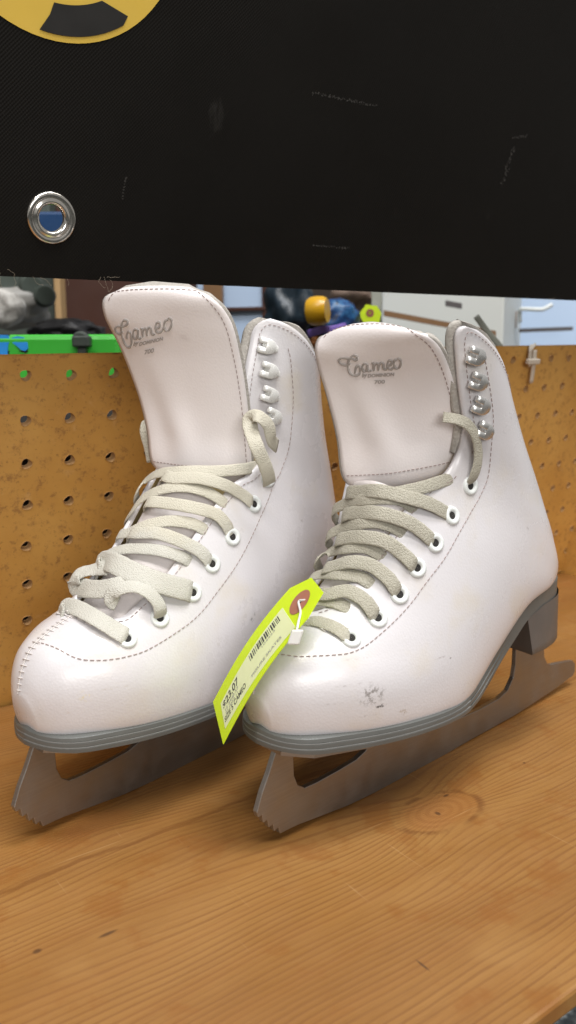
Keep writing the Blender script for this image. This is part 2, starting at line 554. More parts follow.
ring2 = k.math('SINE', k.math('MULTIPLY', h_, 290.0))
base = k.mix(k.rng(k.noise(1, 4, .6, src=k.map((5, 16, 1))), .3, .7), (.236, .107, .027), (.306, .154, .045))
c_ = k.mix(k.math('MULTIPLY', k.rng(ring, .1, .95), .55), base, (.175, .070, .020))
c_ = k.mix(k.math('MULTIPLY', k.rng(ring2, .2, 1.0), .16), c_, (.27, .115, .03))
fib = k.noise(1, 5, .7, src=k.map((35, 900, 1)))
c_ = k.mix(k.math('MULTIPLY', k.rng(fib, .5, .72), .40), c_, (.17, .072, .022))
c_ = k.mix(k.math('MULTIPLY', k.rng(k.noise(30, 5, .6), .54, .64), .55), c_, (.225, .085, .018))
c_ = k.mix(k.math('MULTIPLY', k.rng(k.noise(17, 3, .6, src=k.map(loc_=(3, 7, 0))), .60, .72), .12), c_, (.46, .275, .10))
kn = k.rng(k.math('ADD', r2a, k.math('MULTIPLY', k.noise(70, 4), .9)), 1.75, .8)
rr = k.math('SINE', k.math('MULTIPLY', k.math('SQRT', r2a), 26.0))
c_ = k.mix(k.math('MULTIPLY', kn, .85), c_, k.mix(k.math('MULTIPLY', k.rng(rr, -1, 1), k.noise(80, 3)), (.285, .125, .036), (.225, .090, .024)))
edge_k = k.math('MULTIPLY', k.rng(r2a, .85, 1.05), k.rng(r2a, 1.5, 1.1))
c_ = k.mix(k.math('MULTIPLY', edge_k, k.math('MULTIPLY', k.rng(k.noise(60, 3), .4, .6), .65)), c_, (.14, .055, .016))
c_ = k.mix(k.math('MULTIPLY', k.rng(r2b, 1.2, .5), .45), c_, (.27, .105, .028))
for p_, r_ in (((.0715, -.0255, 0), (.0016, .0022, .01)), ((.0868, -.0165, 0), (.0026, .0012, .01)), ((-.1105, -.004, 0), (.0022, .0016, .01)), ((-.0865, -.0105, 0), (.005, .0012, .01)), ((-.005, -.0905, 0), (.0007, .0045, .01)), ((.145, -.018, 0), (.0012, .001, .01)), ((.06, -.112, 0), (.0018, .0012, .01))):
    c_ = k.mix(k.math('MULTIPLY', k.blob(p_, r_), .8), c_, (.07, .032, .014))
ln = k.math('ABSOLUTE', k.math('SUBTRACT', k.math('ADD', Y_, k.math('MULTIPLY', k.math('SUBTRACT', k.noise(1, 3, .6, src=k.map((22, 3, 1))), .5), .012)), .0385))
c_ = k.mix(k.math('MULTIPLY', k.rng(ln, .0022, .0004), .6), c_, (.16, .062, .016))
sc1 = k.noise(1, 3, .5, src=k.map((14, 420, 1), (0, 0, .9)))
sc2 = k.noise(1, 3, .5, src=k.map((420, 16, 1), (0, 0, .35)))
scr = k.math('MULTIPLY', k.math('MAXIMUM', k.rng(sc1, .67, .73), k.rng(sc2, .68, .74)), k.rng(k.noise(14, 2), .42, .58))
c_ = k.mix(k.math('MULTIPLY', scr, .35), c_, (.44, .26, .115))
pits = k.math('MULTIPLY', k.rng(k.noise(1, 3, .6, src=k.map((120, 420, 1))), .69, .74), k.rng(k.noise(20, 2), .5, .62))
c_ = k.mix(k.math('MULTIPLY', pits, .55), c_, (.10, .042, .014))
M['wood'] = k.set(c_, k.rng(k.noise(40, 4), .3, .7, .36, .52), 0, bump=k.math('ADD', ring, k.math('MULTIPLY', fib, 2.0)), strength=.10, dist=.0005, Specular_IOR_Level=.4)

k = NT('brown_hardboard')
f_ = k.noise(160, 6, .75)
c_ = k.mix(k.rng(k.noise(14, 4), .3, .7), (.462, .232, .050), (.556, .308, .078))
c_ = k.mix(k.math('MULTIPLY', k.rng(f_, .52, .66), .65), c_, (.23, .105, .032))
c_ = k.mix(k.math('MULTIPLY', k.rng(k.noise(420, 3, .7), .60, .70), .5), c_, (.14, .06, .02))
c_ = k.mix(k.math('MULTIPLY', k.rng(k.noise(75, 5, .7), .60, .72), .35), c_, (.58, .36, .16))
M['hardboard'] = k.set(c_, k.rng(f_, .3, .7, .42, .6), 0, bump=f_, strength=.18, dist=.0008)
M['fibre'] = plain('raw_fibre_edge', (.46, .27, .115), .9, 0, .3, 500)

k = NT('black_vinyl_cloth')
wa = k.n('ShaderNodeTexWave', {'Vector': k.map((1, 1, 1), (0, .75, 0)), 'Scale': 260.0, 'Distortion': .6}, wave_type='BANDS').outputs[0]
wb = k.n('ShaderNodeTexWave', {'Vector': k.map((1, 1, 1), (0, -.75, 0)), 'Scale': 260.0, 'Distortion': .6}, wave_type='BANDS').outputs[0]
c_ = k.mix(k.noise(9, 4), (.0040, .0033, .0025), (.0070, .0060, .0048))
c_ = k.mix(k.math('MULTIPLY', k.rng(k.noise(1, 5, .7, src=k.map((50, 50, 14))), .64, .75), .25), c_, (.05, .047, .043))
M['vinyl'] = k.set(c_, k.rng(k.noise(20, 4), .3, .7, .46, .62), 0, bump=k.math('ADD', k.math('ADD', wa, wb), k.math('MULTIPLY', k.noise(11, 3), 8.0)), strength=.16, dist=.0006, Specular_IOR_Level=.14)
M['yellow_print'] = plain('yellow_print', (.66, .445, .062), .5, 0, .08, 40)
M['vinyl_print'] = plain('black_print', (.010, .009, .008), .5, 0, .10, 40)
M['scuff'] = plain('dry_grey_scuff', (.040, .037, .033), .85, 0, .35, 600)
M['hair'] = plain('pale_fluff', (.40, .34, .26), .8)

M['neon'] = plain('fluorescent_card', (.74, .92, .012), .55, 0, .03, 80)
nt = M['neon'].node_tree
tl = nt.nodes.new('ShaderNodeBsdfTranslucent')
tl.inputs['Color'].default_value = (.74, .92, .012, 1)
mx = nt.nodes.new('ShaderNodeMixShader')
mx.inputs[0].default_value = .30
nt.links.new(nt.nodes['Principled BSDF'].outputs[0], mx.inputs[1])
nt.links.new(tl.outputs[0], mx.inputs[2])
nt.links.new(mx.outputs[0], nt.nodes['Material Output'].inputs['Surface'])
M['label'] = plain('white_label_paper', (.70, .755, .42), .5, 0, .03, 120)
M['ink'] = plain('black_label_ink', (.035, .035, .033), .6)
M['ink_grey'] = plain('faded_label_ink', (.30, .30, .27), .6)
M['ring'] = plain('brown_paper_ring', (.36, .135, .085), .6, 0, .1, 100)
k = NT('clear_plastic')
M['clear'] = k.set((.84, .83, .80), .25, 0, Transmission_Weight=.25, IOR=1.45)
M['tie'] = plain('white_nylon', (.56, .50, .42), .45)
M['green'] = plain('green_plastic', (.060, .56, .050), .4, 0, .06, 30)
M['blue'] = plain('blue_print', (.018, .27, .72), .4)
M['black'] = plain('black_rubber', (.012, .012, .014), .5)
M['darkgrey'] = plain('dark_grey_plastic', (.06, .075, .062), .5)
M['darkbrown'] = plain('dark_brown_door', (.050, .014, .006), .5, 0, .25, 8)
M['beige'] = plain('raw_pine_post', (.44, .28, .13), .6)
M['fluffy'] = None
k = NT('grey_white_plush')
c_ = k.ramp(k.noise(34, 5, .65), [(.30, (.05, .045, .04)), (.42, (.34, .32, .29)), (.54, (.66, .64, .60)), (.75, (.85, .84, .8))])
M['fluffy'] = k.set(c_, .9)
M['skate_grey'] = plain('scuffed_grey_shell', (.30, .29, .27), .45, 0, .5, 40)
M['whitecab'] = plain('white_cabinet', (.64, .655, .62), .5, 0, .05, 6)
M['bluecab'] = plain('pale_blue_locker', (.44, .56, .74), .45, 0, .05, 6)
M['trim'] = plain('brown_trim', (.20, .105, .045), .5)
M['slot'] = plain('dark_slot', (.085, .075, .075), .6)
M['teal'] = plain('dark_teal_shell', (.006, .018, .030), .45, 0, .5, 30)
k = NT('blue_patterned_boot')
c_ = k.ramp(k.noise(60, 3, .7), [(.35, (.006, .012, .03)), (.5, (.008, .05, .17)), (.62, (.03, .14, .32)), (.72, (.008, .012, .02))])
M['bluepat'] = k.set(c_, .45)
M['wheel'] = plain('yellow_urethane', (.74, .40, .012), .35, 0, .06, 40)
M['purple'] = plain('purple_strap', (.24, .15, .52), .5)
M['orange'] = plain('orange_wood', (.50, .19, .05), .6)
M['suede'] = plain('brown_suede', (.26, .185, .145), .85, 0, .2, 80)
M['strap'] = plain('grey_green_webbing', (.20, .205, .17), .8)
k = NT('speckled_dark_floor')
c_ = k.ramp(k.noise(55, 5, .75), [(.40, (.012, .014, .012)), (.55, (.07, .075, .07)), (.66, (.40, .42, .40))])
M['floor'] = k.set(c_, .4)
M['wall'] = plain('grey_brown_plaster', (.10, .075, .06), .8, 0, .15, 4)
M['bin'] = plain('blue_bin', (.006, .045, .14), .45)
M['blackbox'] = plain('hole_backing_black', (.018, .014, .012), .8)

# ---- shelf, wall board, side panel, floor -------------------------------------------------
WPO = np.array([-.0449, .1739, .2034])
WEX = np.array([.9995, -.0080, .0316])
WEZ = np.array([-.0326, -.2467, .9685])
WEX /= np.linalg.norm(WEX)
WEZ -= WEZ.dot(WEX) * WEX
WEZ /= np.linalg.norm(WEZ)
WN = np.cross(WEX, WEZ)

def wpt(a, b, off=0.0):
    return WPO + WEX * a + WEZ * b + WN * off

SHELF_FRONT, SHELF_BACK = -.1285, .2235
o = MB().box((-1.0, SHELF_FRONT, -.008), (.5218, SHELF_BACK, 0.0)).build('wooden_shelf', M['wood'])
bevel(o, .0015)
tag(o, kind='structure')
o = MB().box((-6, -6, -.86), (8, 9, -.80)).build('floor', M['floor'])
tag(o, kind='structure')
o = MB().box((-6, 4.0, -.795), (8, 4.1, 2.6)).build('back_wall', M['wall'])
tag(o, kind='structure')
o = MB().box((.5225, -.1310, -.20), (.5405, .262, .085)).build('end_panel', M['hardboard'])
bevel(o, .0012)
tag(o, 'plain brown upright end panel closing the right end of the shelf', 'panel')

def pegboard():
    I = .0254
    th = .0045
    NH = 16
    c0, c1 = -9, 23
    r0, r1 = 0, 10
    V, Fc, ix = [], [], []
    def vid(p):
        V.append(p)
        return len(V) - 1
    top = .0109
    for side in (0, 1):
        off = 0.0 if side == 0 else -th
        grid = {}
        for c in range(c0, c1 + 2):
            for r in range(r0, r1 + 2):
                b = top if r == r0 else -(r - .5) * I
                grid[c, r] = vid(wpt((c - .5) * I, b, off))
        for c in range(c0, c1 + 1):
            for r in range(r0, r1 + 1):
                jx, jz = rng.normal(0, .00025, 2)
                ringv = []
                rad = .0031
                for j in range(NH):
                    a = 2 * math.pi * j / NH - 3 * math.pi / 4
                    rr_ = rad * (1 + .08 * math.sin(3 * a + c * 1.3 + r))
                    ringv.append(vid(wpt(c * I + jx + rr_ * math.cos(a), -r * I + jz + rr_ * math.sin(a), off)))
                cor = [grid[c, r + 1], grid[c + 1, r + 1], grid[c + 1, r], grid[c, r]]
                cuts = [0, 4, 8, 12, NH]
                for q in range(4):
                    seq = ringv[cuts[q]:cuts[q + 1] + 1]
                    if q == 3:
                        seq = ringv[cuts[3]:] + [ringv[0]]
                    f = [cor[q], cor[(q + 1) % 4]] + seq[::-1]
                    Fc.append(f if side == 0 else f[::-1])
                    ix.append(0)
                # hole wall with a raised furry lip on the front
                if side == 0:
                    lip = [vid(np.array(V[v]) + WN * .0005) for v in ringv]
                    ins = []
                    for j, v in enumerate(ringv):
                        a = 2 * math.pi * j / NH - 3 * math.pi / 4
                        ins.append(vid(wpt(c * I + jx + .0025 * math.cos(a), -r * I + jz + .0025 * math.sin(a), -th)))
                    for j in range(NH):
                        j2 = (j + 1) % NH
                        Fc.append([ringv[j], ringv[j2], lip[j2], lip[j]]); ix.append(1)
                        Fc.append([lip[j], lip[j2], ins[j2], ins[j]]); ix.append(1)
    o = mesh('pegboard', V, Fc, mats=[M['hardboard'], M['fibre']], idx=ix)
    return tag(o, 'brown hardboard pegboard standing behind the two white skates', 'pegboard')
pegboard()

# ---- banner hanging above the board ----------------------------------------------------
def banner():
    OFF = .030
    Pn, nn = WPO + WN * OFF, WN
    A = hit(0, 276, Pn, nn)
    B = hit(576, 300.5, Pn, nn)
    eX = (B - A) / np.linalg.norm(B - A)
    eZ = np.cross(nn, eX)
    if eZ[2] < 0:
        eZ = -eZ
    def uv(px, py):
        d = hit(px, py, Pn, nn) - A
        return np.array([d @ eX, d @ eZ])
    g = uv(51, 218)
    GR = .0068
    def wave(a, b):
        return 0.0
    def P(a, b, t=0.0):
        return A + eX * a + eZ * b + nn * (wave(a, b) + t)
    V, Fc = [], []
    def vid(p):
        V.append(p)
        return len(V) - 1
    # sheet as a grid with one cell opened for the grommet
    xs = [g[0] - .02 + .04 * i for i in range(-10, 22)]
    zs = [0.0] + [g[1] - .02 + .04 * i for i in range(0, 11)]
    G = {(i, j): vid(P(x, z)) for i, x in enumerate(xs) for j, z in enumerate(zs)}
    for i in range(len(xs) - 1):
        for j in range(len(zs) - 1):
            q = [G[i, j], G[i + 1, j], G[i + 1, j + 1], G[i, j + 1]]
            if i == 10 and j == 1:
                n = 24
                rg = [vid(P(g[0] + GR * math.cos(2 * math.pi * m / n - 3 * math.pi / 4), g[1] + GR * math.sin(2 * math.pi * m / n - 3 * math.pi / 4))) for m in range(n)]
                pr = []
                for s_ in range(4):
                    c0, c1 = np.array(V[q[s_]]), np.array(V[q[(s_ + 1) % 4]])
                    pr.append(q[s_])
                    for m_ in range(1, 6):
                        pr.append(vid(c0 + (c1 - c0) * m_ / 6))
                for m_ in range(n):
                    Fc.append([pr[m_], pr[(m_ + 1) % n], rg[(m_ + 1) % n], rg[m_]])
            else:
                Fc.append(q)
    root = mesh('vinyl_banner', V, Fc, M['vinyl'], None, False)
    md = root.modifiers.new('solid', 'SOLIDIFY')
    md.thickness, md.offset = .0009, 0
    tag(root, 'black vinyl banner with a yellow round emblem and a metal grommet', 'banner')
    # grommet
    c = P(g[0], g[1])
    prof = [(.0062, -.0012), (.0060, .0008), (.0066, .0019), (.0080, .0023), (.0088, .0014), (.0094, .0015), (.0110, .0022), (.0119, .0013), (.0121, .0004), (.0121, -.0002)]
    m = MB().lathe(prof, c, nn, 40, caps=False)
    gr = m.build('grommet', M['grommet'], root, True)
    # emblem: yellow disc, dark segments
    p1, p2, p3 = uv(0, 16), uv(78, 43.7), uv(158.7, 0)
    a2 = np.array([[2 * (p2 - p1)[0], 2 * (p2 - p1)[1]], [2 * (p3 - p1)[0], 2 * (p3 - p1)[1]]])
    ctr = np.linalg.solve(a2, np.array([p2 @ p2 - p1 @ p1, p3 @ p3 - p1 @ p1]))
    R_ = np.linalg.norm(p1 - ctr)
    n = 72
    def disc(rads, t, segs):
        vs, fs = [], []
        for r in rads:
            for j in range(segs):
                a = 2 * math.pi * j / segs
                vs.append(P(ctr[0] + r * math.cos(a), ctr[1] + r * math.sin(a), t))
        for i in range(len(rads) - 1):
            for j in range(segs):
                j2 = (j + 1) % segs
                fs.append((i * segs + j, i * segs + j2, (i + 1) * segs + j2, (i + 1) * segs + j))
        return vs, fs
    em = mesh('emblem', *disc([.001, R_ * .25, R_ * .5, R_ * .75, R_], .0008, n), M['yellow_print'], root)
    # one segment traced, the rest by symmetry
    br, tr, tl, bl = uv(127, 16.5), uv(101, 1), uv(53, 6), uv(38.5, 30)
    def pol(p):
        d = p - ctr
        return np.linalg.norm(d), math.atan2(d[1], d[0])
    rb, rt = pol(uv(78, 37))[0], pol(uv(78, 5.5))[0]
    a_bl, a_br, a_tl, a_tr = pol(bl)[1], pol(uv(123, 27))[1], pol(tl)[1], pol(tr)[1]
    rbr = pol(br)
    for q in range(3):
        ro = q * 2 * math.pi / 3
        pts = [(rb, a_bl + (a_br - a_bl) * f_ / 12) for f_ in range(13)] + [rbr] + [(rt, a_tr + (a_tl - a_tr) * f_ / 12) for f_ in range(13)] + [((rb + rt) / 2 - .001, (a_bl + a_tl) / 2 + .02)]
        vs = [P(ctr[0] + r * math.cos(a + ro), ctr[1] + r * math.sin(a + ro), .0012) for r, a in pts]
        cen = sum(vs) / len(vs)
        mesh('emblem_segment', vs + [cen], [(i, (i + 1) % len(vs), len(vs)) for i in range(len(vs))], M['vinyl_print'], em)
    # scuffs
    def scuff(path, w):
        m = MB()
        for (x, y) in path:
            for _ in range(3):
                c_ = uv(x + random.gauss(0, w), y + random.gauss(0, w))
                s_ = random.uniform(.0002, .0006)
                pts = [(c_[0] + s_ * random.uniform(.5, 1.4) * math.cos(a), c_[1] + s_ * random.uniform(.4, 1.2) * math.sin(a)) for a in (0, 1.2, 2.4, 3.6, 4.9)]
                m.add([P(a, b, .0006) for a, b in pts], [(0, 1, 2, 3, 4)])
        m.build('scuff_mark', M['scuff'], root)
    def line(a, b, n_):
        return [(a[0] + (b[0] - a[0]) * i / n_, a[1] + (b[1] - a[1]) * i / n_) for i in range(n_ + 1)]
    scuff(line((502, 184), (512, 148), 26), 1.2)
    scuff(line((512, 138), (526, 136), 10), .7)
    scuff(line((313, 93), (375, 106), 26), .8)
    scuff(line((313, 245), (349, 248), 14), .5)
    scuff(line((122, 199), (125, 178), 7), .4)
    # fluff along the lower hem
    for i in range(14):
        m = MB()
        px = random.choice([random.uniform(0, 130), random.uniform(0, 110), random.uniform(0, 110), random.uniform(0, 576)])
        a = uv(px, 280)[0]
        pts = [np.array([a, random.uniform(.0, .002)])]
        d = np.array([random.uniform(-1, 1), -random.uniform(.1, 1)])
        for _ in range(random.randint(4, 9)):
            d += rng.normal(0, .32, 2)
            d /= np.linalg.norm(d)
            pts.append(pts[-1] + d * .0009)
        m.tube([P(p[0], p[1], .0004 + .0004 * random.random()) for p in catmull(np.array(pts), 3)], .00005, 4)
        m.build('loose_thread', M['hair'], root)
    return root
banner()

# ---- skates -----------------------------------------------------------------------------
EYES = {'L': [(5.59, .255), (6.98, .277), (8.18, .303), (8.99, .308), (9.79, .324), (11.1, .327), (12.55, .335)],
        'R': [(5.5, .203), (6.8, .219), (7.81, .228), (8.71, .24), (9.55, .266), (10.6, .286), (12.34, .312)]}
HOOKS = {'L': [(17.88, .293), (17.08, .317), (16.2, .329), (15.36, .347)],
         'R': [(17.7, .405), (16.95, .403), (16.15, .399), (15.21, .395)]}
SEAM = {'L': [(2.3, -.028), (2.5, .10), (2.93, .243), (3.75, .297), (5.07, .322), (6.63, .341), (8.37, .360), (9.72, .375), (11.08, .358), (12.3, .352), (13.33, .376), (14.8, .422), (16.41, .437), (17.54, .414), (18.2, .385)],
        'R': [(1.8, .0), (2.2, .10), (2.85, .194), (4.5, .255), (6.57, .264), (8.3, .274), (9.92, .315), (12.18, .34), (14.16, .397), (15.88, .452), (17.0, .462), (17.9, .455)]}
ROWS = {'L': [((152, 463), (252, 467), .021, -.022), ((147, 430), (250, 435), .024, -.023), ((138, 395), (247, 400), .027, -.025), ((121, 350), (241, 360), .030, -.027), ((105, 318), (231, 322), .031, -.028), ((104, 299), (212, 298), .030, -.024), ((122, 288), (190, 287), .020, -.012)],
        'R': [((344, 478), (468, 458), .021, -.022), ((338, 440), (464, 435), .024, -.023), ((328, 400), (458, 400), .027, -.025), ((319, 370), (450, 370), .030, -.027), ((315, 350), (438, 346), .031, -.028), ((321, 337), (420, 333), .030, -.024), ((343, 327), (400, 326), .020, -.012)]}

def interp(x, xs, ys):
    return float(np.interp(x, xs, ys))

_bx = [ST[0][2] - .0004] + [float(station(t)[2]) for t in np.linspace(0, 12, 49)] + [.2035, .205, .2058]
_bw = [0.0] + [float(station(t)[6]) for t in np.linspace(0, 12, 49)] + [.0075, .0038, 0.0]
_bz = [.0545] + [float(station(t)[3]) for t in np.linspace(0, 12, 49)] + [.0915, .0915, .0915]
_wt = interp(.014, _bx, _bw)
_bw = [_wt * math.sqrt(max(0.0, 1 - ((.014 - x) / (.014 - _bx[0])) ** 2.0)) if x < .014 else w for x, w in zip(_bx, _bw)]
_bw = [w if x < .172 else .0278 * math.sqrt(max(0.0, 1 - ((x - .172) / .0338) ** 2)) for x, w in zip(_bx, _bw)]

def outline(n=70):
    """half outline of the sole from toe to heel: (x, half width, welt height)"""
    out = []
    for i in range(n + 1):
        f = i / n
        f = .5 - .5 * math.cos(math.pi * f)
        x = _bx[0] + (_bx[-1] - _bx[0]) * f
        out.append((x, interp(x, _bx, _bw), interp(x, _bx, _bz)))
    return out
SOLE_Z = ([-.013, .005, .02, .05, .088, .10, .113, .127, .148, .165, .207], [.0470, .0452, .0445, .0442, .0434, .0460, .0525, .0620, .0755, .0800, .0825])

def sample_line(pts, m=14):
    return catmull(np.array(pts), m)

def stitches(mb, k, pts, off=.0003, length=.0018, gap=.0009, r=.00022, side=-1, fn=None):
    P = [fn(*p) for p in pts] if fn else [surf(k, p[0], p[1], off, side) for p in pts]
    P = np.array(P)
    L_ = np.concatenate([[0], np.cumsum(np.linalg.norm(np.diff(P, axis=0), axis=1))])
    s = 0.0
    while s + length < L_[-1]:
        q = [np.array([np.interp(s + length * f, L_, P[:, j]) for j in range(3)]) for f in (0, .5, 1)]
        mb.tube(q, [r * .7, r, r * .7], 5)
        s += length + gap

TOP = {'L': 19.3, 'R': 19.0}

def side_sheet(k, side, off=0.0, n_s=44, lift=0.0):
    """one half of the boot upper as a grid: rows along t, columns from the opening's edge to the back"""
    rows = []
    tt = list(np.linspace(0, T0 - .02, 34)) + [T0 + .02, T0 + .06, T0 + .12, T0 + .2, T0 + .3] + list(np.linspace(T0 + .42, TOP[k], 78))
    for t in tt:
        a = throat(k, t)[0 if side < 0 else 1]
        row = []
        for j in range(n_s + 1):
            f = j / n_s
            s = a + (1 - a) * f
            tp = top_t(s, k) + lift - (1.1 * max(0.0, 1 - max(0.0, s - .25) / .35) if side > 0 else 0.0)
            t2 = t if t < 14 else 14 + (t - 14) * (tp - 14) / (TOP[k] - 14)
            row.append(surf(k, t2, s, off, side))
        rows.append(row)
    return rows

def build_upper(k, root):
    m = MB()
    for side in (-1, 1):
        rows = side_sheet(k, side)
        nr, nc = len(rows), len(rows[0])
        vs = [p for r in rows for p in r]
        fs = [(i * nc + j, i * nc + j + 1, (i + 1) * nc + j + 1, (i + 1) * nc + j) for i in range(nr - 1) for j in range(nc - 1)]
        m.add(vs, fs)
        tips = rows[0] if side < 0 else tips
        if side > 0:
            m.add(tips + rows[0], [(j, j + 1, nc + j + 1, nc + j) for j in range(nc - 1)])
    o = mesh('boot_upper', m.v, m.f, M['leather_' + k], root, True)
    bm = bmesh.new()
    bm.from_mesh(o.data)
    bmesh.ops.remove_doubles(bm, verts=bm.verts, dist=.00004)
    bmesh.ops.dissolve_degenerate(bm, edges=bm.edges, dist=.00003)
    bmesh.ops.recalc_face_normals(bm, faces=bm.faces)
    # the open sheet's normals must look outwards
    f = min(bm.faces, key=lambda f_: (f_.calc_center_median() - Vector((.05, -.04, .08))).length)
    if f.normal.y > 0:
        bmesh.ops.reverse_faces(bm, faces=bm.faces)
    bm.to_mesh(o.data)
    bm.free()
    o.data.materials.append(M['cream'])
    md = o.modifiers.new('leather_thickness', 'SOLIDIFY')
    md.thickness, md.offset, md.use_even_offset = .0026, -1, False
    md.material_offset = 1
    md.material_offset_rim = 0
    # felt lining rolling over the collar
    m = MB()
    for side in (-1, 1):
        vs, fs = [], []
        cols = 46
        s0 = max(.345, throat(k, TOP[k] - .04)[0 if side < 0 else 1] - .03)
        lay = [(-2.2, -.0040), (-1.2, -.0032), (-.35, -.0026), (.06, -.0024), (.34, -.0010), (.46, -.0032), (.34, -.0060), (0.0, -.0068), (-1.2, -.0072), (-2.6, -.0074)]
        for j in range(cols + 1):
            for dt, off in lay:
                s_ = s0 + (1 - s0) * j / cols
                tp = top_t(s_, k) - (1.1 * max(0.0, 1 - max(0.0, s_ - .25) / .35) if side > 0 else 0.0) + dt * (1 if dt < 0 else min(1, max(0.0, (s_ - s0) / .13)))
                # beyond the last station the wall simply goes on upward
                te = min(tp, T1)
                p = surf(k, te, s_, off, side)
                if tp > T1:
                    p = p + (surf(k, T1, s_, off, side) - surf(k, T1 - .5, s_, off, side)) * (tp - T1) * 2
                vs.append(p)
        # front flank: lining seen along the flap's rounded edge
        nl = len(lay)
        for j in range(cols):
            for i in range(nl - 1):
                fs.append((j * nl + i, j * nl + i + 1, (j + 1) * nl + i + 1, (j + 1) * nl + i))
        m.add(vs, fs)
        vs, fs = [], []
        tl = np.linspace(13.6, TOP[k] - .03, 42)
        fk = .62 if k == 'R' else 1.0
        prof = [(.045, -.0030), (.0, -.0026), (-.034 * fk, -.0024), (-.046 * fk, -.0042), (-.034 * fk, -.0062), (.03, -.0070), (.12, -.0074)]
        for t in tl:
            a = throat(k, t)[0 if side < 0 else 1]
            for da, off in prof:
                s_ = a + (da if da > 0 else da * min(1.0, .25 + (t - 13.6) / 2.5))
                vs.append(surf(k, min(t, top_t(s_, k) + .1 - (1.1 if side > 0 else 0)), s_, off, side))
        nl = len(prof)
        for j in range(len(tl) - 1):
            for i in range(nl - 1):
                fs.append((j * nl + i, j * nl + i + 1, (j + 1) * nl + i + 1, (j + 1) * nl + i))
        m.add(vs, fs)
    m.build('collar_lining', M['felt'], root, True)
    # seams
    m = MB()
    stitches(m, k, sample_line(SEAM[k]))
    e1 = [(t, throat(k, t)[0] + .022) for t in np.linspace(T0 + .25, 12.6, 60)]
    stitches(m, k, e1, r=.0002)
    e2 = [(t, throat(k, t)[0] + .035) for t in np.linspace(14.0, TOP[k] - .45, 40)]
    e2 += [(top_t(s_, k) - .28, s_) for s_ in np.linspace(throat(k, TOP[k] - .45)[0] + .06, .95, 50)]
    stitches(m, k, e2, r=.0002, length=.0015, gap=.0010)
    m.build('stitching', M['thread'], o)
    m = MB()
    seam = [(t, 0.0) for t in np.linspace(.15, T0 - .35, 60)]
    P = np.array([surf(k, t, s_, .0001) for t, s_ in seam])
    L_ = np.concatenate([[0], np.cumsum(np.linalg.norm(np.diff(P, axis=0), axis=1))])
    s = .001
    while s < L_[-1]:
        t = np.interp(s, L_, [q[0] for q in seam])
        dy = .019 / max(.45, station(t)[4] / .0366)
        m.tube([surf(k, t - .02, -dy, .00005), surf(k, t, 0, .0006), surf(k, t + .02, dy, .00005)], [.00018, .00032, .00018], 5)
        s += .0027
    m.tube([surf(k, t, 0.0, .00025) for t in np.linspace(.1, T0 - .3, 70)], .00035, 6)
    for t in (T0 - .75, T0 - .45):
        for q in range(5):
            s_ = -.10 + q * .045
            m.tube([surf(k, t, s_, .0002), surf(k, t, s_ + .018, .0007), surf(k, t, s_ + .036, .0002)], [.0003, .0005, .0003], 5)
    m.build('toe_seam', M['thread_white'], o)
    return o

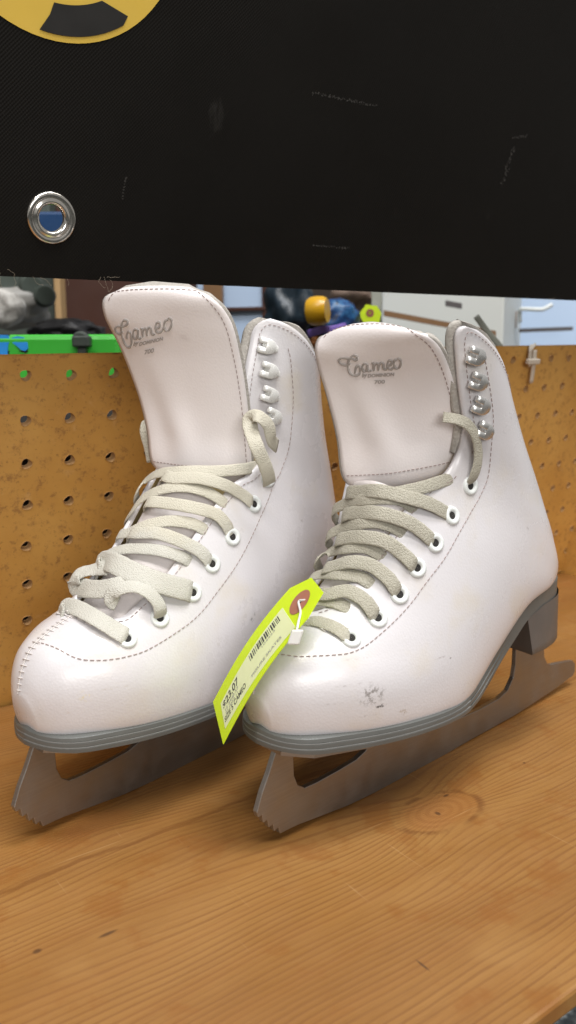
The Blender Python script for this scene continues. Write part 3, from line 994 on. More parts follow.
def build_sole(k, root):
    O = outline()
    lay = [(-.02, -.0030), (-.02, .0012), (.06, .0022), (.26, .0024), (.31, .0014), (.345, .0014), (.38, .0024), (.58, .0024), (.63, .0014), (.665, .0014), (.70, .0024), (.92, .0022), (1.0, .0008), (1.0, -.012)]
    loop = [(x, skew(k, x, -w, .05), z) for x, w, z in O] + [(x, skew(k, x, w, .05), z) for x, w, z in O[-2:0:-1]]
    for _ in range(10):
        loop = [loop[i] if i in (0, len(O) - 1) else tuple((loop[i - 1][j] + 2 * loop[i][j] + loop[(i + 1) % len(loop)][j]) / 4 for j in range(3)) for i in range(len(loop))]
    half_w = [w for x, w, z in O] + [w for x, w, z in O[-2:0:-1]]
    n = len(loop)
    nrm = []
    for i in range(n):
        a, b = loop[i - 1], loop[(i + 1) % n]
        d = np.array([b[0] - a[0], b[1] - a[1]])
        d /= np.linalg.norm(d) + 1e-12
        nrm.append((d[1], -d[0]))
    vs, fs = [], []
    for i, (x, y, z) in enumerate(loop):
        zb = interp(x, *SOLE_Z)
        for f, o_ in lay:
            wmax = max(0.0, half_w[i] - .001)
            fl = min(1.0, max(0.0, (x - .085) / .045))
            oo = (o_ * (1 - fl) + .0010 * fl if o_ > 0 else o_) if o_ > -.004 else -min(.012, wmax)
            vs.append((x + nrm[i][0] * oo, y + nrm[i][1] * oo, z + .0006 + (zb - z - .0006) * f - drop(k, x, .05)))
    nl = len(lay)
    for i in range(n):
        i2 = (i + 1) % n
        for j in range(nl - 1):
            fs.append((i * nl + j, i * nl + j + 1, i2 * nl + j + 1, i2 * nl + j))
    # bottom: strips between the two sides
    h = len(O)
    def b(i):
        return (i % n) * nl + nl - 1
    for i in range(h - 1):
        a, c = i, i + 1
        a2, c2 = (n - i) % n, (n - i - 1)
        q = [b(a), b(c), b(c2), b(a2)]
        q = [v for j, v in enumerate(q) if v not in q[:j]]
        if len(q) > 2:
            fs.append(q)
    o = mesh('sole', vs, fs, M['sole'], root)
    autosmooth(o, 40)
    # pale lines in the two welt grooves
    m = MB()
    for f in (.33, .648):
        for rng_ in (range(n),):
            pts = []
            for i in rng_:
                x, y, z = loop[i]
                if x > .092:
                    continue
                zb = interp(x, *SOLE_Z)
                pts.append((i < h, (x + nrm[i][0] * .0020, y + nrm[i][1] * .0020, z + .0006 + (zb - z - .0006) * f - drop(k, x, .05))))
            # the far half and the near half meet at the toe
            near = [p[1] for p in pts if p[0]]
            far = [p[1] for p in pts if not p[0]]
            m.tube(far + near, .00030, 5)
    m.build('welt_line', M['groove'], o)
    # heel block
    pts = [(x + .0016 * max(0.0, (x - .175) / .03), w + .0011) for x, w, z in O if x > .151]
    ft = (.1490, interp(.1490, _bx, _bw) + .0010)
    near = [(ft[0], -ft[1])] + [(x, -max(w, 0)) for x, w in pts] + [(x, max(w, 0)) for x, w in pts[-2::-1]] + [ft]
    front = [(ft[0] + .0035 * math.sin(math.pi * f), ft[1] * (1 - 2 * f)) for f in (.15, .3, .45, .55, .7, .85)]
    loop2 = near + front
    m = MB()
    zs = [1.02, .8, .5, .2, .05, 0.0]
    vs, fs = [], []
    for f in zs:
        sh = (1 - f)
        for x, y in loop2:
            zt = interp(x, *SOLE_Z)
            zz = .0535 + (zt - .0535) * f
            g = max(0.0, (.20 - x) / .05)
            xx = .181 + (x - .181) * (1 - (.02 if f == 0 else 0)) + .0085 * sh * min(1.0, g) + .0035 * sh * max(0.0, (x - .185) / .022)
            vs.append((xx, y * (1 - .03 * sh - (.03 if f == 0 else 0)), zz))
    n2 = len(loop2)
    for i in range(len(zs) - 1):
        for j in range(n2):
            j2 = (j + 1) % n2
            fs.append((i * n2 + j, i * n2 + j2, (i + 1) * n2 + j2, (i + 1) * n2 + j))
    fs.append(tuple(range((len(zs) - 1) * n2, len(zs) * n2)))
    hb = MB().add(vs, fs).build('heel_block', M['heel'], root)
    autosmooth(hb, 40)

def build_blade(k, root):
    rock = lambda x: interp(x, [.003, .009, .025, .042, .060, .120, .145, .190, .216, .238, .256], [.0047, .0044, .0026, .0007, .0, .0, .0007, .0011, .0028, .0045, .0068])
    top1, top2 = .0443, .0538
    pick = [(-.0157, .0200), (-.0148, .0174), (-.0128, .0178), (-.0120, .0138), (-.0098, .0143), (-.0089, .0103), (-.0067, .0110), (-.0057, .0072), (-.0035, .0081), (-.0023, .0048), (.0004, .0047)]
    bottom = [(x, rock(x)) for x in np.linspace(.004, .255, 50)]
    tail = [(.2600, .0068), (.2630, .0095), (.2625, .0150), (.2590, .0180), (.2500, .0196), (.2400, .0212), (.2310, .0224)]
    rear = [(.2255, .0245), (.2215, .0300), (.2200, .0400), (.2200, top2), (.1860, top2), (.1875, .0420), (.1875, .0330), (.1860, .0260), (.1800, .0195), (.1700, .0170)]
    bar2 = [(.150, .0163), (.130, .0172), (.112, .0186), (.100, .0196), (.0945, .0215), (.0915, .0260), (.0900, .0340), (.0900, top1 + .003)]
    mid = [(.0590, top1), (.0590, .0360), (.0580, .0290), (.0540, .0245), (.0470, .0222)]
    bar1 = [(.035, .0212), (.020, .0205), (.0125, .0208), (.0085, .0235), (.0062, .0290), (.0058, .0380), (.0058, top1)]
    post = [(-.0040, top1 + .001), (-.0062, .0405), (-.0090, .0345), (-.0125, .0280)]
    poly = pick + bottom + tail + rear + bar2 + mid + bar1 + post
    m = MB().prism(poly, lambda a, b, t: np.array([a - (.003 if k == 'L' else 0.0), t, b]), -.0014, .0014)
    o = m.build('blade', M['steel'], root)
    bevel(o, .00035, 2, 25)
    # mounting plates under sole and heel
    m = MB()
    pl = [(-.006, .006), (.004, .016), (.03, .025), (.06, .022), (.092, .012), (.094, 0), (.092, -.012), (.06, -.022), (.03, -.025), (.004, -.016), (-.006, -.006)]
    zp = lambda x: interp(x, *SOLE_Z) - .0004 - drop(k, x, .05)
    vs = [(x, y, zp(x)) for x, y in pl] + [(x, y, zp(x) - .0018) for x, y in pl]
    n = len(pl)
    m.add(vs, [tuple(range(n)), tuple(range(n, 2 * n))[::-1]] + [(i, (i + 1) % n, n + (i + 1) % n, n + i) for i in range(n)])
    m.build('mounting_plate', M['steel'], root)
    m = MB().box((.166, -.014, .0517), (.201, .014, .0533))
    m.build('mounting_plate', M['steel'], root)

def frame_at(k, t, s, side=-1):
    p = surf(k, t, s, 0, side)
    n = surf_n(k, t, s, side)
    f = surf(k, t, s - .04, 0, side) - p
    f -= n * f.dot(n)
    f /= np.linalg.norm(f)
    return p, n, f, np.cross(n, f)

def build_hardware(k, root):
    for t, s in EYES[k]:
        p, n, f, u = frame_at(k, t, s)
        prof = [(.0017, -.0006), (.0018, .0004), (.0025, .0011), (.0035, .0013), (.0043, .0008), (.0046, .0001), (.0046, -.0006)]
        e = MB().lathe(prof, p, n, 24, caps=False)
        o = e.build('eyelet', M['white_paint'], root, True)
        o2 = MB().lathe([(.0001, .00035), (.0019, .00030)], p, n, 20, caps=False).build('eyelet_shade_disc', M['hole_shade'], o)  # dark disc paints the hole's shade; the leather isn't pierced
    for t, s in HOOKS[k]:
        p, n, f, u = frame_at(k, t, s)
        m = MB()
        path = [(-.0058, .0004), (.0012, .0004), (.0030, .0007), (.0044, .0014), (.0047, .0024), (.0037, .0032), (.0010, .0034), (-.0016, .0033), (-.0042, .0030)]
        pa = catmull(np.array(path), 5)
        L_ = len(pa)
        def strip(i0, i1, u0, u1, taper=None):
            vs, fs = [], []
            for i in range(i0, i1):
                a, b = pa[i]
                d = pa[min(i + 1, L_ - 1)] - pa[max(i - 1, 0)]
                d /= np.linalg.norm(d)
                q = np.array([-d[1], d[0]]) * .0005
                lo_, hi_ = u0, u1
                if taper:
                    g_ = taper((i - i0) / (i1 - 1 - i0))
                    lo_, hi_ = u0 * g_, u1 * g_
                e_ = .0004
                for du, qq in ((lo_, .4), (lo_ + e_, 1), (hi_ - e_, 1), (hi_, .4), (hi_, -.4), (hi_ - e_, -1), (lo_ + e_, -1), (lo_, -.4)):
                    vs.append(p + f * (a + q[0] * qq) + n * max(b + q[1] * qq, -.0002) + u * du)
            c_ = i1 - i0
            for i in range(c_ - 1):
                for j in range(8):
                    j2 = (j + 1) % 8
                    fs.append((i * 8 + j, i * 8 + j2, (i + 1) * 8 + j2, (i + 1) * 8 + j))
            fs += [tuple(range(8))[::-1], tuple((c_ - 1) * 8 + j for j in range(8))]
            m.add(vs, fs)
        n0, n1 = int(L_ * .24), int(L_ * .74)
        strip(0, n0 + 1, -.0040, .0040, lambda x_: math.sqrt(max(.1, 1 - (1 - min(1, x_ * 1.6)) ** 2)))
        strip(n0, n1 + 1, .0009, .0038)
        strip(n0, n1 + 1, -.0038, -.0009)
        strip(n1, L_, -.0038, .0038, lambda x_: math.sqrt(max(.12, 1 - (max(0, x_ - .1) / .95) ** 2)))
        m.lathe([(.0001, .0012), (.0013, .0011), (.0019, .0008), (.0021, .0002)], p - f * .0022, n, 14)
        o = m.build('lace_hook', M['hook_' + k], root)
        autosmooth(o, 50)

def tongue_grid(k, back=0.0, grow=0.0, nv=44, nu=28):
    rows = [(loc(k, *a, ya), loc(k, *b, yb)) for a, b, ya, yb in ROWS[k]]
    a0, b0 = rows[0]
    da, db = a0 - rows[1][0], b0 - rows[1][1]
    foot = (a0 + da * .45 + (b0 - a0) * .06 + np.array([.0050, 0, 0]), b0 + db * .45 - (b0 - a0) * .06 + np.array([.0050, 0, 0]))
    rows = [foot] + rows
    Lp = catmull(np.array([r[0] for r in rows]), 8)
    Rp = catmull(np.array([r[1] for r in rows]), 8)
    # close the rounded top
    n = len(Lp)
    G = []
    for i in range(n):
        a, b = Lp[i], Rp[i]
        v = i / (n - 1)
        up = (Lp[min(i + 1, n - 1)] + Rp[min(i + 1, n - 1)] - Lp[max(i - 1, 0)] - Rp[max(i - 1, 0)])
        ac = b - a
        nn = np.cross(ac, up)
        nn /= np.linalg.norm(nn)
        if nn[0] > 0:
            nn = -nn
        wdt = np.linalg.norm(ac)
        if grow:
            e = ac / wdt * grow * .15
            a, b = a - e, b + e
        row = []
        for j in range(nu + 1):
            u = -1 + 2 * j / nu
            bul = (.0070 - .0030 * v) * (1 - abs(u) ** 2.6) * min(1.0, wdt / .05)
            # soft crease low on the far side
            bul -= .0014 * math.exp(-((u + .62 + .15 * v) / .22) ** 2 - ((v - .34) / .18) ** 2)
            bul += .0022 * math.exp(-((u + .25) / .25) ** 2 - ((v - .28) / .12) ** 2)
            row.append(a + (b - a) * (j / nu) + nn * (bul - back))
        G.append(row)
    if grow:
        t_ = [p + (p - q) / (np.linalg.norm(p - q) + 1e-9) * grow for p, q in zip(G[-1], G[-2])]
        G.append(t_)
    return G

def grid_mesh(G):
    nr, nc = len(G), len(G[0])
    fs = [(i * nc + j, i * nc + j + 1, (i + 1) * nc + j + 1, (i + 1) * nc + j) for i in range(nr - 1) for j in range(nc - 1)]
    i, j = nr // 2, nc // 2
    if np.cross(G[i][j + 1] - G[i][j], G[i + 1][j] - G[i][j])[0] > 0:
        fs = [f[::-1] for f in fs]
    return [p for r in G for p in r], fs

CAMEO = {}
def build_tongue(k, root):
    G = tongue_grid(k)
    m = MB().add(*grid_mesh(G))
    top_vs, top_fs = list(m.v), list(m.f)
    # lower part under the laces
    low = []
    for t in np.linspace(5.2, 10.7, 40):
        ne, fa = throat(k, max(t, T0 + .6))
        low.append([surf(k, t, s_, -.0046 + .0014 * math.cos((s_ - (ne - fa) / 2) * 9)) for s_ in np.linspace(-fa - .10, ne + .08, 22)])
    m.add(*grid_mesh(low))
    o = mesh('tongue', m.v, m.f, M['tongue'], root, True)
    md = o.modifiers.new('thickness', 'SOLIDIFY')
    md.thickness, md.offset = .0022, -1
    lin = mesh('tongue_lining', *grid_mesh(tongue_grid(k, .0026, .0026)), M['felt'], root, True)
    md = lin.modifiers.new('thickness', 'SOLIDIFY')
    md.thickness, md.offset = .0026, 0
    # border stitching
    nr, nc = len(G), len(G[0])
    def Gp(v, u):
        i, j = v * (nr - 1), u * (nc - 1)
        i0, j0 = min(int(i), nr - 2), min(int(j), nc - 2)
        fi, fj = i - i0, j - j0
        p = (G[i0][j0] * (1 - fi) * (1 - fj) + G[i0 + 1][j0] * fi * (1 - fj) + G[i0][j0 + 1] * (1 - fi) * fj + G[i0 + 1][j0 + 1] * fi * fj)
        q = np.cross(G[i0][j0 + 1] - G[i0][j0], G[i0 + 1][j0] - G[i0][j0])
        q /= np.linalg.norm(q)
        if q[0] > 0:
            q = -q
        return p + q * .0002
    m = MB()
    line = [(.17 + .76 * f, .952) for f in np.linspace(0, 1, 40)]
    line += [(.93, .952 - .90 * f) for f in np.linspace(.02, 1, 40)] + [(.93 - .12 * f, .065) for f in np.linspace(.02, 1, 10)]
    stitches(m, k, line, fn=Gp, r=.00022)
    stitches(m, k, [(.155, .03 + .94 * f) for f in np.linspace(0, 1, 40)], fn=Gp, r=.00024, length=.0014, gap=.0007)
    m.build('stitching', M['thread'], o)
    # stamped lettering
    Wv = to_world(k, top_vs)
    tree = BVHTree.FromPolygons([Vector(p) for p in Wv], top_fs)
    cam = Vector(CAM)
    def on(px, py, off):
        h = tree.ray_cast(cam, Vector(ray(px, py)).normalized())
        if h[0] is None:
            return None
        n = h[1] if h[1].dot(cam - h[0]) > 0 else -h[1]
        return to_local(k, np.array(h[0] + n * off))[0]
    m = MB()
    m2 = MB()
    sc, ox, oy, strokes = STROKES[k]
    for st, wd in strokes:
        P = catmull(np.array(st, float), 6)
        pts = [on(ox + x / sc, oy + y / sc, .00005) for x, y in P]
        if any(p is None for p in pts):
            continue
        r = [.00064 * wd * (.75 + .35 * abs(math.sin(i * .25))) for i in range(len(pts))]
        m.tube(pts, r, 6)
        pts2 = [on(ox + x / sc + .55, oy + y / sc + .75, -.0001) for x, y in P]  # pale copy set to one side as the strokes' painted highlight
        if not any(p is None for p in pts2):
            m2.tube(pts2, .00045, 5)
    for txt, (bx, by), (ux, uy), (vx, vy) in SMALL[k]:
        cu = bpy.data.curves.new('text', 'FONT')
        cu.body = txt
        cu.offset = .035
        ob = bpy.data.objects.new('text', cu)
        COL.objects.link(ob)
        bpy.context.view_layer.update()
        me = ob.evaluated_get(bpy.context.evaluated_depsgraph_get()).to_mesh()
        xs = [v.co.x for v in me.vertices]
        wx = max(xs) - min(xs)
        vs = []
        for v in me.vertices:
            a, b = (v.co.x - min(xs)) / wx, v.co.y / .72
            p = on(bx + ux * a + vx * b, by + uy * a + vy * b, .0004)
            vs.append(p if p is not None else np.zeros(3))
        fs = [tuple(p.vertices) for p in me.polygons]
        ob.evaluated_get(bpy.context.evaluated_depsgraph_get()).to_mesh_clear()
        bpy.data.objects.remove(ob)
        bpy.data.curves.remove(cu)
        m.add(vs, fs)
    lo = m.build('stamped_lettering', M['emboss'], o)
    m2.build('stamp_highlight', M['emboss_highlight'], lo)
    return o

# strokes of the stamped script, traced in the photograph's enlarged crops
CAM_L = [
    ([(118, 172), (100, 190), (75, 183), (60, 158), (68, 135), (95, 128), (125, 132), (150, 118), (160, 96), (148, 80), (128, 84), (112, 112), (108, 160), (116, 215), (132, 262), (155, 293), (178, 294), (190, 268), (190, 225), (182, 185), (168, 172), (155, 190), (152, 225)], 1.0),
    ([(238, 158), (222, 152), (206, 170), (204, 205), (214, 232), (230, 226), (240, 195), (242, 155), (242, 200), (252, 228), (266, 218)], .95),
    ([(262, 152), (272, 150), (280, 215), (280, 170), (296, 144), (308, 150), (314, 206), (314, 165), (330, 136), (342, 144), (350, 190), (362, 198), (374, 186)], .95),
    ([(384, 150), (406, 140), (418, 114), (406, 96), (388, 108), (382, 146), (392, 178), (412, 182), (432, 164), (446, 142)], .95),
    ([(482, 78), (462, 84), (450, 116), (454, 152), (472, 168), (494, 152), (510, 112), (506, 76), (490, 64), (474, 78)], .95)]
CAM_R = [
    ([(140, 122), (100, 128), (66, 116), (54, 92), (72, 76), (110, 76), (150, 78), (178, 92), (192, 80), (188, 60), (166, 56), (140, 74), (124, 112), (124, 156), (140, 192), (172, 210), (204, 200), (216, 170), (214, 140), (200, 130), (184, 148), (174, 192)], 1.0),
    ([(266, 120), (248, 116), (234, 134), (236, 166), (250, 178), (264, 164), (272, 122), (272, 160), (284, 176), (300, 166)], .95),
    ([(302, 118), (314, 112), (318, 172), (322, 132), (340, 112), (352, 120), (354, 168), (358, 130), (376, 108), (388, 116), (392, 156), (404, 164), (416, 152)], .95),
    ([(424, 134), (446, 126), (456, 106), (444, 90), (428, 100), (422, 132), (432, 158), (452, 160), (468, 146)], .95),
    ([(496, 84), (478, 90), (470, 116), (478, 146), (498, 154), (516, 138), (524, 110), (516, 86), (500, 80), (488, 92)], .95)]
STROKES = {'L': (8.0, 108, 310, CAM_L), 'R': (7.58, 332, 348, CAM_R)}
SMALL = {'L': [('by', (133.6, 345.6), (4.8, -1.3), (1.2, -4.2)), ('DOMINION', (139.6, 345.6), (23.4, -5.6), (.5, -3.6)), ('700', (144.6, 354.2), (9.4, -2.2), (.6, -4.4))],
         'R': [('by', (362.0, 377.0), (5.0, -.4), (1.0, -4.2)), ('DOMINION', (368.0, 377.2), (26.2, -1.6), (.3, -3.4)), ('700', (374.4, 383.6), (10.6, -.6), (.3, -3.6))]}

_cache = {}
def onboot(k, px, py, off, want_n=False):
    """point seen at (px, py) that floats off above the boot's closed skin"""
    if k not in _cache:
        prm = [(t, s) for t in np.linspace(.2, 18.4, 183) for s in np.linspace(-.45, .7, 58)]
        P = np.array([surf0(k, t, s) for t, s in prm])
        _cache[k] = (prm, P, proj(to_world(k, P)))
    prm, P, q = _cache[k]
    d = np.hypot(q[:, 0] - px, q[:, 1] - py)
    camL = to_local(k, CAM)[0]
    best = None
    for i in np.argsort(d)[:60]:
        n = surf_n(k, *prm[i])
        vis = n.dot(camL - P[i]) / np.linalg.norm(camL - P[i])
        c = d[i] + (0 if vis > .02 else 40 + 40 * abs(vis))
        if best is None or c < best[0]:
            best = (c, i, n)
    i, n = best[1], best[2]
    w = to_world(k, P[i] + n * off)[0]
    p = to_local(k, at(px, py, (w - CAM) @ RW[2]))[0]
    return (p, n, prm[i]) if want_n == 2 else (p, n) if want_n else p

def build_laces(k, root):
    m = MB()
    E = EYES[k]
    wd = .0066
    mat = M['lace'] if k == 'R' else M['lace_white']
    def path(spec, w=wd, th=.0010):
        P = [surf(k, t, s, o_) for t, s, o_ in spec]
        N = [surf_n(k, t, s) for t, s, o_ in spec]
        ribbon(m, P, N, w, th)
    def mid(t):
        ne, fa = throat(k, t)
        return (ne - fa) / 2
    def trace(pts, w=wd, th=.0010, start=None, wrap0=False, wrap1=False):
        P, N = [], []
        if start:
            P.append(surf(k, start[0], start[1], -.0012))
            N.append(surf_n(k, start[0], start[1]))
        for j, (x, y, h) in enumerate(pts):
            p, n_, (t_, s_) = onboot(k, x, y, h, 2)
            if j == 0 and wrap0:
                for ds, o_ in ((-.12, -.0022), (-.06, .0008)):
                    P.append(surf(k, t_ - .12 * ds / -.12, s_ + ds, o_))
                    N.append(surf_n(k, t_, s_ + ds))
            P.append(p)
            N.append(n_)
        if wrap1:
            for ds, o_ in ((-.05, .0004), (-.11, -.0042)):
                P.append(surf(k, t_ - .05, s_ + ds, o_))
                N.append(surf_n(k, t_, s_ + ds))
        # even out the faces along the band
        for _ in range(3):
            N = [N[0]] + [(N[i - 1] + N[i] * 2 + N[i + 1]) / 4 for i in range(1, len(N) - 1)] + [N[-1]]
        ribbon(m, P, N, w, th)
    over = {'R': {5: [(430, 504), (408, 497.5), (378, 491), (357, 492)], 4: [(419, 529), (403, 520), (377, 513), (352, 513)],
                  3: [(403, 554), (385, 541.5), (362.5, 537), (345, 538)], 2: [(387.5, 577.5), (370, 565), (350, 562), (333, 566)],
                  1: [(364, 600), (347, 591), (328, 594)], 0: [(334, 627), (316, 621), (303, 622)]},
            'L': {5: [(243, 495), (225, 485), (198, 478), (174, 478)], 4: [(224.5, 522), (213.5, 513), (186, 506), (157, 502)],
                  3: [(198.5, 550), (176, 539), (156, 533), (140, 533)]}}
    under = {'R': [[(333, 511), (345, 504), (362, 500), (384, 498), (404, 501), (418, 513)], [(327, 537), (340, 529), (357, 524), (376, 522), (394, 527), (408, 537)],
                   [(317, 559), (330, 552), (346, 548), (368, 548), (390, 562)], [(310, 578), (322, 574), (336, 574), (360, 577), (374, 587)],
                   [(304, 603), (318, 600), (334, 602), (352, 610)], [(384, 495), (402, 492), (424, 487), (446, 480), (456, 477)]],
             'L': [[(137, 492), (145, 481), (160, 473), (186, 471), (220, 471), (244, 469), (254, 467)], [(130, 514), (143, 498), (164, 489), (187, 487), (209, 493), (226, 504)],
                   [(127, 533), (146, 525), (170, 521), (193, 524), (208, 532)], [(103, 556), (125, 549), (157, 550), (182, 557), (192, 564)]]}
    for i, pts in over[k].items():
        hs = [.0026, .0034, .0034, .0026]
        pts2 = [(x, y, hs[min(j, 3)]) for j, (x, y) in enumerate(pts)]
        ex, ey = pts[-1]
        x0, y0 = proj(to_world(k, surf(k, E[i][0], E[i][1])))[0]
        fx, fy = pts[0]
        pts2 = [(x0 * .7 + fx * .3, y0 * .7 + fy * .3, .0020)] + pts2
        trace(pts2, wd, .0010, E[i], False, True)
    for pts in under[k]:
        n_ = len(pts)
        hs = [.0014] + [.0018] * (n_ - 2) + [-.0012]
        hs[-2] = .0008
        pts2 = [(x, y, h) for (x, y), h in zip(pts, hs)]
        ex, ey = pts[-1]
        px_, py_ = pts[-2]
        pts2 = pts2 + [(ex + (ex - px_) * .5, ey + (ey - py_) * .5, -.0050)]
        trace(pts2, wd * .92, .0010, None, True)
    if k == 'R':
        # free run from the seventh eyelet up behind the tongue
        t, s = E[6]
        n7 = surf_n(k, t, s)
        P = [surf(k, t, s, -.0015), onboot(k, 473, 478, .0030), onboot(k, 477.5, 464, .0045), onboot(k, 478, 449, .0050), onboot(k, 474.5, 434, .0050), onboot(k, 467, 424, .0044), onboot(k, 456, 419, .0036), onboot(k, 443, 417, .0010)]
        ribbon(m, P, [n7] * 6 + [n7 + np.array([-.3, 0, .5])] * 2, .0056, .0011)
    else:
        far = [((152, 462), .028), ((149, 447), .029), ((145, 432), .030), ((147, 424), .030), ((153, 432), .027), ((158, 446), .024)]
        P = [loc(k, *p, o_) for p, o_ in far]
        ribbon(m, P, [np.array([-.75, -.6, .2])] * len(P), .0056, .0014)
        def free(pts, w=.0078, th=.0016, nrm=(-.55, -.35, .75)):
            P = [loc(k, *p, o_) for p, o_ in pts]
            ribbon(m, P, [np.array(n_, float) for n_ in (nrm if hasattr(nrm[0], '__len__') else [nrm] * len(P))], w, th)
        def run(pts, w, th=.0011, start=None):
            """band through photo positions (x, y, height above the boot, tilt of its face)"""
            P, N = [], []
            if start:
                P.append(surf(k, start[0], start[1], -.0012))
                N.append(surf_n(k, start[0], start[1]))
            for x, y, h, tn in pts:
                p, n_ = onboot(k, x, y, h, True)
                P.append(p)
                n_ = n_ + np.array(tn, float)
                N.append(n_ / np.linalg.norm(n_))
            ribbon(m, P, N, w, th)
        z3 = (0, 0, 0)
        back = (.35, .1, -1.2)
        # lowest band across the throat
        run([(124, 635, .0022, z3), (117, 631, .0036, z3), (102, 621.5, .0050, z3), (88, 613.5, .0056, z3), (75, 607.5, .0052, (-.2, 0, .1)), (65, 606.5, .0038, (-.8, 0, -.2)), (60.5, 611, .0012, (-1, .2, -.6)), (62, 617, -.0030, (-1, .2, -.6))], .0084, .0012, EYES[k][0])
        # band of the third eyelet
        run([(188, 590.5, .0030, z3), (171, 586, .0052, z3), (149, 579, .0072, z3), (129, 570.5, .0080, z3), (113, 563, .0078, (-.2, 0, .1)), (102, 561, .0062, (-.8, 0, -.1)), (97, 566, .0030, (-1, 0, -.4)), (98, 573, .0005, (-1, 0, -.4))], .0104, .0013, EYES[k][2])
        # slack fold at the left and the loop of the second eyelet
        run([(112, 567, .0048, z3), (99, 568, .0066, z3), (87, 571, .0082, (-.2, 0, .2)), (77, 575, .0090, (-.7, -.1, 0)), (73.5, 581.5, .0088, (-1.4, -.5, -.4)), (78, 587, .0086, (-.5, -.7, -.2)), (90, 589, .0086, (-.1, -.5, 0)), (106, 588.5, .0084, (0, -.4, 0)), (121, 585, .0072, z3), (130, 582, .0050, z3)], .0098, .0012)
        run([(160.5, 611, .0040, (0, -.4, 0)), (156.5, 600.5, .0070, (.2, -.5, .2)), (146, 591, .0090, (.1, -.2, .4)), (133, 586.5, .0104, (0, -.1, .4)), (119, 589, .0110, (-.4, -.2, .2)), (112, 595, .0100, (-1, -.5, -.3)), (112, 601, .0074, (-.6, -1, -.5)), (117, 604, .0048, (-.2, -.7, -.2))], .0068, .0012, EYES[k][1])
        # free end hanging from the lowest hook
        P = [loc(k, 277, 446, -.036), loc(k, 272, 440, -.040), loc(k, 268, 425, -.041), loc(k, 258, 416, -.039), loc(k, 250, 419, -.034), loc(k, 251, 430, -.036), loc(k, 257, 447, -.041), loc(k, 265, 465, -.042), loc(k, 269, 478, -.041), loc(k, 269, 484, -.039)]
        ribbon(m, P, [(-.2, -.95, .1), (-.2, -.95, .1), (-.3, -.9, .3), (-.5, -.6, .6), (-.8, -.5, .2), (-.6, -.8, .1), (-.45, -.85, .15), (-.4, -.9, .15), (-.4, -.9, .1), (-.4, -.9, .1)], .0074, .0011)
    m.build('lace', mat, root, True)

def build_skate(k, label):
    pos, a = POSE[k]
    root = empty('ice_skate', pos, a)
    tag(root, label, 'ice skate', 'pair of white figure skates')
    build_upper(k, root)
    build_sole(k, root)
    build_blade(k, root)
    build_hardware(k, root)
    build_tongue(k, root)
    build_laces(k, root)
    return root
build_skate('L', 'white figure skate with loose white lace loops, behind the yellow tag')
build_skate('R', 'white figure skate with grey scuffs on its toe, its blade beside the wood knot')

